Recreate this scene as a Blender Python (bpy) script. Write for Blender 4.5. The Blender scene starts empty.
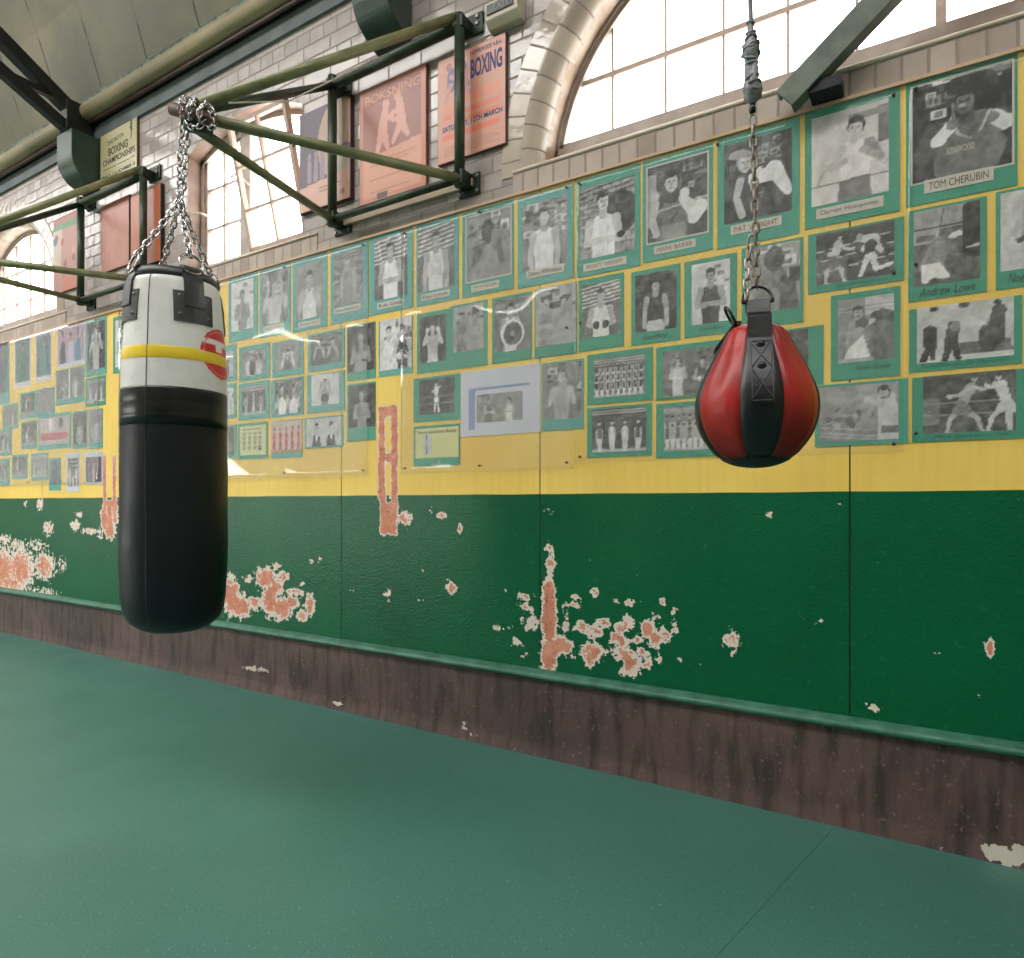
import bpy, math, random
import numpy as np
from mathutils import Vector, Matrix
from mathutils.geometry import tessellate_polygon
random.seed(7); RNG = np.random.RandomState(11)
SC = bpy.context.scene
COL = SC.collection
PI = math.pi

# ------------------------------------------------------------------ camera
FPX, VPX, D, EZ, HY = 667.0, -1064.0, 2.76, 1.2, 503.0      # focal length in px, wall vanishing point, distance to the wall, eye height, horizon
NN = math.hypot(FPX, VPX)
FW = (-FPX/NN, -VPX/NN); RT = (-VPX/NN, FPX/NN)
cam = bpy.data.cameras.new('camera'); cam_o = bpy.data.objects.new('camera', cam); COL.objects.link(cam_o)
cam.sensor_width = 36; cam.lens = 36*FPX/1024; cam.shift_y = (HY-479)/1024; cam.clip_start = .05
cam_o.location = (0, -D, EZ); cam_o.rotation_euler = (PI/2, 0, math.atan2(FPX, -VPX))
SC.camera = cam_o
# ------------------------------------------------------------------ world, lights, exposure
w = bpy.data.worlds.new('sky'); SC.world = w; w.use_nodes = True
bg = w.node_tree.nodes['Background']; bg.inputs[0].default_value = (1, .985, .96, 1); bg.inputs[1].default_value = 7.0
vs = SC.view_settings; vs.view_transform = 'Standard'; vs.look = 'None'; vs.gamma = 1; vs.use_curve_mapping = False; vs.exposure = 0.15
SC.cycles.use_denoising = True; SC.cycles.max_bounces = 8; SC.cycles.transparent_max_bounces = 16
def area(name, loc, rot, sx, sy, e, col=(1, .97, .93)):
    l = bpy.data.lights.new(name, 'AREA'); l.shape = 'RECTANGLE'; l.size = sx; l.size_y = sy; l.energy = e; l.color = col
    o = bpy.data.objects.new(name, l); COL.objects.link(o); o.location = loc; o.rotation_euler = rot; return o
area('skylight_daylight', (-7.0, -4.2, 6.3), (0, 0, 0), 9, 1.6, 230)
FARW = (-17.8, -14.8, -11.8, -8.8)
for i, x in enumerate(FARW):
    area('window_daylight', (x, -7.9, 1.5), (PI/2, 0, 0), 1.7, 1.05, 42)

# ------------------------------------------------------------------ helpers
def hx(s):
    c = [int(s[i:i+2], 16)/255 for i in (0, 2, 4)]
    return tuple(v/12.92 if v <= .04045 else ((v+.055)/1.055)**2.4 for v in c)
def at(px, py, y0=0.0):
    "point of the wall plane y = y0 seen at a pixel of the photograph"
    a = px-512; dx = FW[0]*FPX+RT[0]*a; dy = FW[1]*FPX+RT[1]*a; t = (y0+D)/dy
    return (dx*t, EZ+(HY-py)*t)
def atz(px, py, Z):
    a = px-512; t = Z/FPX
    return Vector(((FW[0]*FPX+RT[0]*a)*t, (FW[1]*FPX+RT[1]*a)*t-D, EZ+(HY-py)*t))
class NT:
    def __init__(s, m): m.use_nodes = True; s.t = m.node_tree; s.b = s.t.nodes.get('Principled BSDF')
    def n(s, typ, **k):
        nd = s.t.nodes.new('ShaderNode'+typ)
        for a, v in k.items():
            if a.startswith('i_'):
                key = a[2:]; key = int(key) if key.isdigit() else key.replace('_', ' ')
                if hasattr(v, 'is_output'): s.t.links.new(v, nd.inputs[key])
                else: nd.inputs[key].default_value = v
            else: setattr(nd, a, v)
        return nd
    def l(s, a, b): s.t.links.new(a, b)
    def math(s, op, a, b=0.0, c=None, clamp=False):
        nd = s.n('Math', operation=op, use_clamp=clamp)
        for i, v in enumerate((a, b, c)):
            if v is None: continue
            if hasattr(v, 'is_output'): s.l(v, nd.inputs[i])
            else: nd.inputs[i].default_value = v
        return nd.outputs[0]
    def mix(s, f, a, b):
        nd = s.n('Mix', data_type='RGBA')
        for i, v in ((0, f), (6, a), (7, b)):
            if hasattr(v, 'is_output'): s.l(v, nd.inputs[i])
            else: nd.inputs[i].default_value = (v if i == 0 else (*v[:3], 1))
        return nd.outputs[2]
    def step(s, v, a, b):
        nd = s.n('MapRange'); s.l(v, nd.inputs[0]); nd.inputs[1].default_value = a; nd.inputs[2].default_value = b; nd.clamp = True
        return nd.outputs[0]
    def noise(s, scale, detail=3, vec=None, rough=.5):
        nd = s.n('TexNoise', i_Scale=scale, i_Detail=detail, i_Roughness=rough)
        s.l(vec if vec else s.obj(), nd.inputs['Vector']); return nd.outputs[0]
    def obj(s):
        if not hasattr(s, '_o'): s._o = s.n('TexCoord').outputs['Object']
        return s._o
    def scaled(s, v):
        nd = s.n('Mapping'); s.l(s.obj(), nd.inputs[0]); nd.inputs['Scale'].default_value = v; return nd.outputs[0]
    def bump(s, h, st=.3, dist=.002):
        nd = s.n('Bump', i_Strength=st, i_Distance=dist); s.l(h, nd.inputs['Height']); s.l(nd.outputs[0], s.b.inputs['Normal'])
MATS = {}
def mat(name, col, rough=.5, metal=0, var=.15, vs_=8, bump=0, bs=60, col2=None, coat=0, spec=.5):
    if name in MATS: return MATS[name]
    m = bpy.data.materials.new(name); t = NT(m)
    c2 = col2 if col2 else tuple(c*(1-var) for c in col)
    f = t.noise(vs_, 5)
    t.l(t.mix(t.step(f, .35, .65), col, c2), t.b.inputs['Base Color'])
    t.b.inputs['Roughness'].default_value = rough; t.b.inputs['Metallic'].default_value = metal
    t.b.inputs['Specular IOR Level'].default_value = spec; t.b.inputs['Coat Weight'].default_value = coat
    if bump: t.bump(t.noise(bs, 3), bump)
    MATS[name] = m; return m
class MB:
    def __init__(s): s.v = []; s.f = []
    def box(s, x0, x1, y0, y1, z0, z1):
        b = len(s.v)
        s.v += [(x, y, z) for z in (z0, z1) for y in (y0, y1) for x in (x0, x1)]
        s.f += [tuple(b+i for i in q) for q in ((0, 2, 3, 1), (4, 5, 7, 6), (0, 1, 5, 4), (2, 6, 7, 3), (0, 4, 6, 2), (1, 3, 7, 5))]
        return s
    def ring(s, pts): b = len(s.v); s.v += [tuple(p) for p in pts]; return list(range(b, b+len(pts)))
    def bridge(s, a, b, close=True):
        n = len(a)
        for i in range(n if close else n-1): s.f.append((a[i], a[(i+1) % n], b[(i+1) % n], b[i]))
    def sweep(s, pts, prof, closed=False, up=Vector((0, 0, 1)), caps=True):
        "prof: list of (a, b) offsets in the plane across the path"
        pts = [Vector(p) for p in pts]; n = len(pts); rings = []; last = None
        for i, p in enumerate(pts):
            if closed: t = pts[(i+1) % n]-pts[i-1]
            else: t = pts[min(i+1, n-1)]-pts[max(i-1, 0)]
            t.normalize()
            if last is None:
                u = up if abs(t.dot(up)) < .95 else Vector((1, 0, 0))
                sx = t.cross(u).normalized()
            else:
                sx = (last-t*last.dot(t)).normalized()
            last = sx; sy = sx.cross(t).normalized()
            rings.append(s.ring([p+sx*a+sy*b for a, b in prof]))
        for i in range(n-1): s.bridge(rings[i], rings[i+1])
        if closed: s.bridge(rings[-1], rings[0])
        elif caps: s.f.append(tuple(reversed(rings[0]))); s.f.append(tuple(rings[-1]))
        return s
    def tube(s, pts, r, seg=12, closed=False, caps=True):
        return s.sweep(pts, [(r*math.cos(2*PI*i/seg), r*math.sin(2*PI*i/seg)) for i in range(seg)], closed, caps=caps)
    def bar(s, p0, p1, w, h, up=Vector((0, 0, 1))):
        return s.sweep([p0, p1], [(-w/2, -h/2), (w/2, -h/2), (w/2, h/2), (-w/2, h/2)], up=up)
    def lathe(s, prof, seg=48, c=(0, 0), fn=None, a0=0, a1=2*PI):
        full = abs(a1-a0-2*PI) < 1e-6; k = seg if full else seg+1; rings = []
        for r, z in prof:
            pts = []
            for i in range(k):
                a = a0+(a1-a0)*i/seg; rr = r*(fn(a, z) if fn else 1)
                pts.append((c[0]+rr*math.cos(a), c[1]+rr*math.sin(a), z))
            rings.append(s.ring(pts))
        for a, b in zip(rings, rings[1:]): s.bridge(a, b, full)
        return s
    def build(s, name, m=None, parent=None, smooth=False, bevel=0, loc=None):
        me = bpy.data.meshes.new(name); me.from_pydata(s.v, [], s.f); me.update()
        if smooth: me.polygons.foreach_set('use_smooth', [True]*len(me.polygons))
        if m: me.materials.append(m)
        o = bpy.data.objects.new(name, me); COL.objects.link(o)
        if parent: o.parent = parent
        if loc is not None: o.location = loc
        if bevel:
            b = o.modifiers.new('bevel', 'BEVEL'); b.width = bevel; b.segments = 2; b.limit_method = 'ANGLE'
        return o
def tag(o, label=None, cat=None, group=None, kind=None):
    if label: o['label'] = label
    if cat: o['category'] = cat
    if group: o['group'] = group
    if kind: o['kind'] = kind
    return o
def empty(name, loc=(0, 0, 0), rz=0):
    o = bpy.data.objects.new(name, None); COL.objects.link(o); o.location = loc; o.rotation_euler = (0, 0, rz); o.empty_display_size = .1; return o
def struct(o): o['kind'] = 'structure'; return o
_tm = {}
def text_mesh(body, x0, x1, z0, z1, y, m, parent, name='lettering', shear=0, slope=0, bold=0):
    "lettering lying on a plane facing the room, fitted to a rectangle"
    cu = bpy.data.curves.new('t', 'FONT'); cu.body = body; cu.shear = shear; cu.offset = bold; cu.resolution_u = 3; cu.extrude = .01
    o = bpy.data.objects.new('t', cu); COL.objects.link(o)
    dg = bpy.context.evaluated_depsgraph_get(); me = bpy.data.meshes.new_from_object(o.evaluated_get(dg)); bpy.data.objects.remove(o)
    n = len(me.vertices); c = np.zeros(n*3); me.vertices.foreach_get('co', c); c = c.reshape(-1, 3)
    mn, mx = c.min(0), c.max(0); q = (c-mn)/(mx-mn+1e-9)
    out = np.stack([x0+q[:, 0]*(x1-x0), y-q[:, 2]*.0006, z0+q[:, 1]*(z1-z0)+slope*(q[:, 0]-.5)*(x1-x0)], 1)
    me.vertices.foreach_set('co', out.ravel()); me.name = name; me.materials.clear(); me.materials.append(m); me.update()
    r = bpy.data.objects.new(name, me); COL.objects.link(r); r.parent = parent; return r

# ------------------------------------------------------------------ painted lower wall with its worn patches
X0, X1, ZR, ZD, ZT = -9.0, 2.2, .385, 1.243, 2.70
def px_r(px): return D*NN*NN/(FPX*(px-512-VPX)**2)       # metres along the wall per pixel
def px_v(px): return D*NN/(FPX*(px-512-VPX))             # metres up the wall per pixel
WEAR = [  # px, py, rx, ry, strength  (soft blots)
 (0,570,14,20,1.15),(20,568,12,18,1.1),(44,566,9,12,1.05),(10,583,16,9,1.0),(5,540,7,7,.7),(36,545,12,7,.62),(48,528,5,7,.85),(62,565,6,10,.6),(45,592,16,5,.65),(18,545,10,6,.7),
 (40,504,3,7,.85),(25,504,3,4,.6),(79,514,4,4,.7),(75,525,5,6,.8),(90,531,8,3,.9),(100,531,5,3,.7),(110,531,5,7,1.2),(104,517,3,9,1.2),(115,515,3,10,1.1),(100,536,4,3,.7),
 (231,596,8,17,1.2),(240,606,9,9,1.25),(254,603,8,6,1.0),(266,578,9,9,1.2),(275,588,7,8,1.1),(270,600,7,14,1.2),(282,608,9,10,1.2),(292,602,7,6,1.0),(283,577,5,6,1.0),(295,592,9,3,1.0),(302,616,5,6,1.0),(310,605,4,10,1.1),(276,566,6,4,.7),(248,578,6,5,.7),(312,560,4,4,.6),(302,584,5,3,.6),(320,560,6,4,.5),
 (404,518,8,6,.95),(431,510,3,4,.7),(441,515,5,4,.8),(460,529,3,5,.85),(422,571,3,3,.75),(451,588,5,7,.95),(388,594,4,6,.7),
 (549,548,4,7,.8),(550,562,5,6,1.05),(551,570,3,6,.8),(549,592,5,14,1.4),(549,618,6,24,1.5),(560,645,10,8,1.25),(549,655,7,14,1.4),
 (525,597,9,4,.72),(524,606,8,5,.75),(531,623,10,8,.8),(517,644,6,6,.75),(508,627,4,4,.6),(497,627,5,5,.6),(524,656,5,4,.6),(572,605,9,5,.72),(562,612,5,4,.6),(576,597,5,4,.7),(565,625,4,9,.75),(570,650,5,10,.72),(582,626,9,5,.95),(593,592,5,5,.85),(594,632,8,6,1.0),(604,623,6,5,1.05),(592,652,11,10,.98),(590,660,7,7,.95),(600,650,12,5,.8),
 (620,628,6,6,1.0),(620,640,8,7,1.1),(628,622,7,7,.85),(634,603,8,5,.7),(636,640,12,5,.75),(625,655,9,8,1.05),(631,663,8,7,1.05),(628,672,9,6,.85),(645,664,8,6,.8),(648,630,6,9,1.15),(655,638,7,8,1.15),(664,634,7,8,.85),(657,616,6,4,.7),(663,600,6,4,.85),(673,610,4,5,.7),(675,622,4,5,.75),(674,630,5,5,.7),(642,653,7,6,.9),(658,659,5,5,.65),(650,660,6,4,.7),(616,601,5,3,.6),
 (732,641,8,9,.92),(733,652,5,4,.7),(820,621,4,6,.5),(799,620,5,4,.5),(990,648,4,9,1.15),(875,709,6,4,.8),(868,706,4,3,.7),(800,692,3,3,.7),(816,624,3,5,.6),(937,653,5,2,.6),(977,697,6,3,.7),(770,514,5,4,.6),(840,505,8,5,.45),(549,512,6,4,.6),
 (640,575,3,3,.5),(700,590,3,3,.45),(505,590,3,3,.55),(420,600,4,3,.5),(350,590,4,4,.55),(360,560,3,5,.5),(590,560,3,3,.5),(680,660,3,3,.6),(700,665,4,3,.6),
]
BARS = [ # stripes of bared plaster:  px0, px1, py0, py1
 (378,385,412,500),(391,398,412,492),(378,398,407,416),(380,397,503,535),(380,386,485,512),(391,398,490,505),(385,392,452,462),
 (103,106.5,455,530),(112.5,116,455,515),(103,117,500,508),(107,112,500,530)]
def panel_wall():
    xs_all, seams = [], [-7.9, -6.58, -5.24, -4.2, -2.902, -1.573, -.252, 1.07]
    edges = [X0]+seams+[X1]
    V, F, W = [], [], []
    base = 0
    for a, b in zip(edges, edges[1:]):
        a += .0025; b -= .0025
        step = .016 if a > -6.7 or True else .03
        nx = max(2, int((b-a)/step)); nz = int((ZT-ZR)/.016)
        gx, gz = np.meshgrid(np.linspace(a, b, nx), np.linspace(ZR, ZT, nz))
        wv = np.zeros_like(gx)
        for px, py, rx, ry, s in WEAR:
            cx, cz = at(px, py); ax = rx*px_r(px); az = ry*px_v(px)
            wv = np.maximum(wv, s*np.exp(-.5*(((gx-cx)/ax)**2+((gz-cz)/az)**2)))
        for p0, p1, q0, q1 in BARS:
            xa, zb = at(p0, q0); xb, za = at(p1, q1); k = .008
            dd = np.maximum(np.maximum(xa-gx, gx-xb), np.maximum(za-gz, gz-zb))
            wv = np.maximum(wv, 1.12*np.clip(.62-dd/(3.6*k), 0, 1))
        p = np.stack([gx.ravel(), np.zeros(gx.size), gz.ravel()], 1); V.append(p); W.append(wv.ravel())
        i = np.arange(nx*nz).reshape(nz, nx)+base
        q = np.stack([i[:-1, :-1].ravel(), i[:-1, 1:].ravel(), i[1:, 1:].ravel(), i[1:, :-1].ravel()], 1); F.append(q)
        base += nx*nz
    V = np.concatenate(V); F = np.concatenate(F); W = np.concatenate(W)
    me = bpy.data.meshes.new('wall_back'); me.from_pydata(V.tolist(), [], F.tolist()); me.update()
    at_ = me.attributes.new('wear', 'FLOAT', 'POINT'); at_.data.foreach_set('value', W.astype('f4'))
    m = bpy.data.materials.new('painted_plaster'); t = NT(m)
    geo = t.obj(); sep = t.n('SeparateXYZ'); t.l(geo, sep.inputs[0]); z = sep.outputs[2]; x = sep.outputs[0]
    wob = t.math('MULTIPLY_ADD', t.noise(3, 2), .008, z)
    isy = t.step(wob, ZD+.004-.0008, ZD+.004+.0008)
    wear = t.n('Attribute', attribute_name='wear').outputs['Fac']
    n1 = t.noise(27, 6, rough=.62); n2 = t.noise(95, 4)
    wn = t.math('ADD', wear, t.math('MULTIPLY', t.math('SUBTRACT', n1, .5), 1.9))
    wn = t.math('ADD', wn, t.math('MULTIPLY', t.math('SUBTRACT', n2, .5), .22))
    mw = t.step(wn, .54, .57); mp = t.step(wn, .80, .85)
    fl = t.math('MULTIPLY', t.step(t.noise(46, 2), .755, .765), t.step(t.noise(2.3, 2), .52, .6))   # small chips all over
    fl = t.math('MULTIPLY', fl, t.math('SUBTRACT', 1.0, isy)); mw = t.math('MAXIMUM', mw, fl)
    green = t.mix(t.step(t.noise(2.2, 4), .3, .7), hx('06603a'), hx('085636'))
    green = t.mix(t.math('MULTIPLY', t.step(t.noise(30, 5), .58, .72), .25), green, hx('267a56'))
    yel = t.mix(t.step(t.noise(1.7, 4), .35, .65), hx('f8d770'), hx('eec862'))
    yel = t.mix(t.math('MULTIPLY', t.step(t.n('TexNoise', i_Scale=6.0, i_Detail=4.0, i_Vector=t.scaled((5, 1, .25))).outputs[0], .45, .7), .22), yel, hx('e0aa55'))
    paint = t.mix(isy, green, yel)
    plaster = t.mix(t.step(t.noise(14, 4), .4, .6), hx('dc9a80'), hx('cc846a'))
    plaster = t.mix(t.math('MULTIPLY', t.step(t.noise(55, 2), .6, .66), .7), plaster, hx('8a4a3a'))
    c = t.mix(mw, paint, hx('e4d6cc')); c = t.mix(mp, c, plaster)
    t.l(c, t.b.inputs['Base Color'])
    rg = t.math('MULTIPLY_ADD', isy, .2, .27); rg = t.math('MAXIMUM', rg, t.math('MULTIPLY', mw, .85)); t.l(rg, t.b.inputs['Roughness']); t.b.inputs['Specular IOR Level'].default_value = .32
    dim = t.n('TexVoronoi', feature='SMOOTH_F1', i_Scale=115.0); t.l(t.scaled((1, 1, 1.1)), dim.inputs['Vector'])
    peel = t.math('MULTIPLY', t.math('SUBTRACT', 1.0, isy), t.math('ADD', t.noise(95, 3), t.math('MULTIPLY', dim.outputs['Distance'], .8)))
    h = t.math('SUBTRACT', peel, t.math('MULTIPLY', mw, .8)); t.bump(h, .5, .0032)
    me.materials.append(m)
    o = bpy.data.objects.new('wall_back', me); COL.objects.link(o); struct(o)
    MB().box(X0, X1, .004, .3, 0, ZT).build('wall_back', mat('dark_gap', hx('1c241c'), .9), o)
panel_wall()

# ------------------------------------------------------------------ floor, plinth, rail
def floor():
    m = bpy.data.materials.new('speckled_rubber'); t = NT(m)
    g = t.mix(t.step(t.noise(1.1, 5), .3, .7), hx('42756a'), hx('3a6a60'))
    v = t.n('TexVoronoi', i_Scale=130.0); t.l(t.obj(), v.inputs['Vector'])
    sp = t.math('MULTIPLY', t.step(v.outputs['Distance'], .22, .12), t.step(t.noise(70, 2), .5, .6))
    g = t.mix(t.math('MULTIPLY', sp, .8), g, hx('a8c8b4'))
    v2 = t.n('TexVoronoi', i_Scale=90.0); t.l(t.scaled((1.1, 1.2, 1)), v2.inputs['Vector'])
    g = t.mix(t.math('MULTIPLY', t.step(v2.outputs['Distance'], .2, .1), .35), g, hx('173c36'))
    t.l(g, t.b.inputs['Base Color']); t.l(t.math('MULTIPLY_ADD', t.noise(2.5, 4), .18, .34), t.b.inputs['Roughness']); t.bump(t.noise(220, 2), .12, .001)
    # two sheets of matting meeting in a fine joint
    xs = lambda y: -.2945+.1888*y
    def sheet(side):
        g = .0006
        if side < 0: q = [(-20, -8), (xs(-8)-g, -8), (xs(0)-g, 0), (-20, 0)]
        else: q = [(xs(-8)+g, -8), (4, -8), (4, 0), (xs(0)+g, 0)]
        b = MB(); n = b.ring([(x, y, -.01) for x, y in q]); k = b.ring([(x, y, 0) for x, y in q]); b.bridge(n, k); b.f += [tuple(k), tuple(reversed(n))]; return b
    a = struct(sheet(-1).build('floor', m)); struct(sheet(1).build('floor', m))
    struct(MB().box(-20, 4, -8, .3, -.2, -.01).build('floor', mat('dark_gap', hx('1c241c'), .9)))
floor()
def plinth():
    m = bpy.data.materials.new('stained_render'); t = NT(m)
    c = t.mix(t.step(t.noise(1.6, 5), .35, .65), hx('66504c'), hx('4e3e3c'))
    st = t.n('TexNoise', i_Scale=7.0, i_Detail=5.0); t.l(t.scaled((2.5, 1, .5)), st.inputs['Vector'])
    c = t.mix(t.math('MULTIPLY', t.step(st.outputs[0], .45, .65), .75), c, hx('2c2422'))
    c = t.mix(t.math('MULTIPLY', t.step(t.noise(60, 4), .62, .7), .4), c, hx('94807a'))
    wear = t.n('Attribute', attribute_name='wear').outputs['Fac']
    wn = t.math('ADD', wear, t.math('MULTIPLY', t.math('SUBTRACT', t.noise(40, 6), .5), 1.4))
    c = t.mix(t.step(wn, .58, .62), c, hx('c9c0b4'))
    t.l(c, t.b.inputs['Base Color']); t.b.inputs['Roughness'].default_value = .6; t.bump(t.noise(45, 5), .35, .004)
    nx, nz = 800, 22; a = np.linspace(X0, X1, nx); b = np.linspace(0, .375, nz); gx, gz = np.meshgrid(a, b)
    wv = np.zeros_like(gx)
    for px, py, rx, ry, s in [(995,850,14,7,1.1),(1012,858,12,6,1.1),(1020,850,8,8,.9),(940,848,5,2,.9),(340,703,6,2,.9),(255,668,12,3,.8),(266,670,8,2,.7),(466,725,4,5,.75),(476,732,6,3,.8),(515,748,7,2,.7),(725,800,8,2,.7),(900,838,6,2,.7),(1005,862,16,3,.9)]:
        cx, cz = at(px, py); wv = np.maximum(wv, s*np.exp(-.5*(((gx-cx)/(rx*px_r(px)))**2+((gz-max(cz, .008))/(ry*px_v(px)))**2)))
    yy = -.012-.012*np.clip(1-gz/.06, 0, 1)
    V = np.stack([gx.ravel(), yy.ravel(), gz.ravel()], 1); i = np.arange(nx*nz).reshape(nz, nx)
    F = np.stack([i[:-1, :-1].ravel(), i[:-1, 1:].ravel(), i[1:, 1:].ravel(), i[1:, :-1].ravel()], 1)
    me = bpy.data.meshes.new('baseboard_back'); me.from_pydata(V.tolist(), [], F.tolist()); me.update()
    at_ = me.attributes.new('wear', 'FLOAT', 'POINT'); at_.data.foreach_set('value', wv.ravel().astype('f4')); me.materials.append(m)
    me.polygons.foreach_set('use_smooth', [True]*len(me.polygons))
    struct_o = bpy.data.objects.new('baseboard_back', me); COL.objects.link(struct_o); struct(struct_o)
    # green nosing above it
    pr = [(0, -.014), (-.02, -.014), (-.033, -.008), (-.037, .002), (-.032, .012), (-.02, .019), (-.008, .03), (0, .034)]
    b = MB(); ra = b.ring([(X0, y, .378+z) for y, z in pr]); rb = b.ring([(X1, y, .378+z) for y, z in pr]); b.bridge(ra, rb)
    m = mat('green_gloss', hx('1f5a42'), .42, var=.2, vs_=12, bump=.2, bs=40, col2=hx('3c7560'))
    struct(b.build('trim_1', m, smooth=True))
plinth()

# ------------------------------------------------------------------ glazed brick wall with its window openings
def brick_mat(name, bw, bh, uv=False, sq=.5, c1='b8aea8', c2='9a908c', off=.5, rough=.14, mort='8a7e76', ms=.006):
    m = bpy.data.materials.new(name); t = NT(m)
    if uv: vec = t.n('UVMap').outputs[0]
    else:
        sp = t.n('SeparateXYZ'); t.l(t.obj(), sp.inputs[0]); cb = t.n('CombineXYZ'); t.l(sp.outputs[0], cb.inputs[0]); t.l(sp.outputs[2], cb.inputs[1]); vec = cb.outputs[0]
    nz = t.n('TexNoise', i_Scale=9.0, i_Detail=2.0); t.l(vec, nz.inputs['Vector'])
    vm = t.n('VectorMath', operation='MULTIPLY_ADD'); t.l(nz.outputs['Color'], vm.inputs[0]); vm.inputs[1].default_value = (.006, .006, 0); t.l(vec, vm.inputs[2])
    b = t.n('TexBrick', i_Scale=1.0, i_Mortar_Size=ms, i_Mortar_Smooth=.3, i_Bias=-.1, i_Brick_Width=bw, i_Row_Height=bh)
    b.offset = off; b.squash = sq; b.squash_frequency = 2; t.l(vm.outputs[0], b.inputs['Vector'])
    b.inputs['Color1'].default_value = (*hx(c1), 1); b.inputs['Color2'].default_value = (*hx(c2), 1); b.inputs['Mortar'].default_value = (*hx(mort), 1)
    n2 = t.n('TexNoise', i_Scale=5.0, i_Detail=5.0); t.l(vec, n2.inputs['Vector'])
    c = t.mix(t.math('MULTIPLY', t.step(n2.outputs[0], .45, .7), .35), b.outputs['Color'], hx('8d7a68'))
    t.l(c, t.b.inputs['Base Color']); t.l(t.math('MULTIPLY_ADD', b.outputs['Fac'], .5, rough), t.b.inputs['Roughness'])
    n3 = t.n('TexNoise', i_Scale=14.0, i_Detail=2.0); t.l(vec, n3.inputs['Vector'])
    t.bump(t.math('SUBTRACT', t.math('MULTIPLY', n3.outputs[0], .45), b.outputs['Fac']), .5, .006)
    return m
BRICK = brick_mat('glazed_brick', .23, .0862)
SOLDIER = brick_mat('glazed_soldier', .083, .14, sq=1, off=0, c1='c2b2a8', c2='a8988e')
RINGM = brick_mat('glazed_arch', .105, .3, uv=True, sq=1, off=0, c1='c2b4a4', c2='a09286', rough=.08, ms=.005)
WOOD = mat('painted_joinery', hx('b5a69c'), .45, var=.2, vs_=10, bump=.15, col2=hx('a08f84'))
WOODR = mat('worn_joinery', hx('b89888'), .5, var=.2, vs_=14, bump=.15, col2=hx('c0ab9c'))
ZS = 2.81
ARCH = {1: (-.606, 2.80, .985), 3: (-7.30, 2.86, .92)}
FT = {1: (.016, .036), 3: (.016, .036)}
BN = .085
def arc(cx, cz, r, a0=PI, a1=0, n=40): return [(cx+r*math.cos(a0+(a1-a0)*i/n), cz+r*math.sin(a0+(a1-a0)*i/n)) for i in range(n+1)]
def seg_arc(xl, xr, zs, rise, n=24):
    w = (xr-xl)/2; R = (w*w+rise*rise)/(2*rise); cx = (xl+xr)/2; cz = zs+rise-R; a = math.asin(w/R)
    return [(cx+R*math.sin(-a+2*a*i/n), cz+R*math.cos(-a+2*a*i/n)) for i in range(n+1)]
W2 = (-4.42, -3.238, 3.63, .13)
def hole(k, grow=BN):
    if k == 2:
        h = [(W2[0], ZS)]+seg_arc(*W2)+[(W2[1], ZS)]
        return h if grow != 1 else [(-3.829+(x+3.829)*1.3, 3.28+(z-3.28)*1.3) for x, z in h]
    cx, cz, r = ARCH[k]; r += grow
    return [(cx-r, ZS-.0)]+arc(cx, cz, r)+[(cx+r, ZS-.0)]
def upper_wall():
    out = [(X0, ZT), (X1, ZT), (X1, 4.5), (X0, 4.5)]
    holes = [hole(1), hole(2), hole(3)]
    for nm, y, hs, m in (('wall_back', 0, holes, BRICK), ('wall_back', .26, [hole(1, 0), hole(2, 1), hole(3, 0)], mat('outer_brick', hx('9a8a7a'), .8))):
        polys = [[Vector((x, z, 0)) for x, z in out]]+[[Vector((x, z, 0)) for x, z in reversed(h)] for h in hs]
        tri = tessellate_polygon(polys); pts = [p for q in polys for p in q]
        b = MB(); b.v = [(p.x, y, p.y) for p in pts]; b.f = [tuple(t_) for t_ in tri]
        o = struct(b.build(nm, m))
    # reveals
    rv = mat('reveal_paint', hx('c0ab98'), .35, var=.25, vs_=9, col2=hx('9a7e68'))
    for k in (1, 2, 3):
        h = hole(k, 0); b = MB(); ya = .0 if k == 2 else BN
        r0 = b.ring([(x, ya, z) for x, z in h]); r1 = b.ring([(x, .175 if k == 2 else .26, z) for x, z in h]); b.bridge(r0, r1, False)
        if k == 2:
            r2 = b.ring([(x, .26, z) for x, z in hole(2, 1)]); b.bridge(r1, r2, False); b.f.append((r1[-1], r1[0], r2[0], r2[-1])); b.f.append((r0[-1], r0[0], r1[0], r1[-1]))
        struct(b.build('wall_back', rv if k != 2 else mat('reveal_brown', hx('a08474'), .45, var=.2, col2=hx('7c5f50')), smooth=False))
upper_wall()
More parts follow.
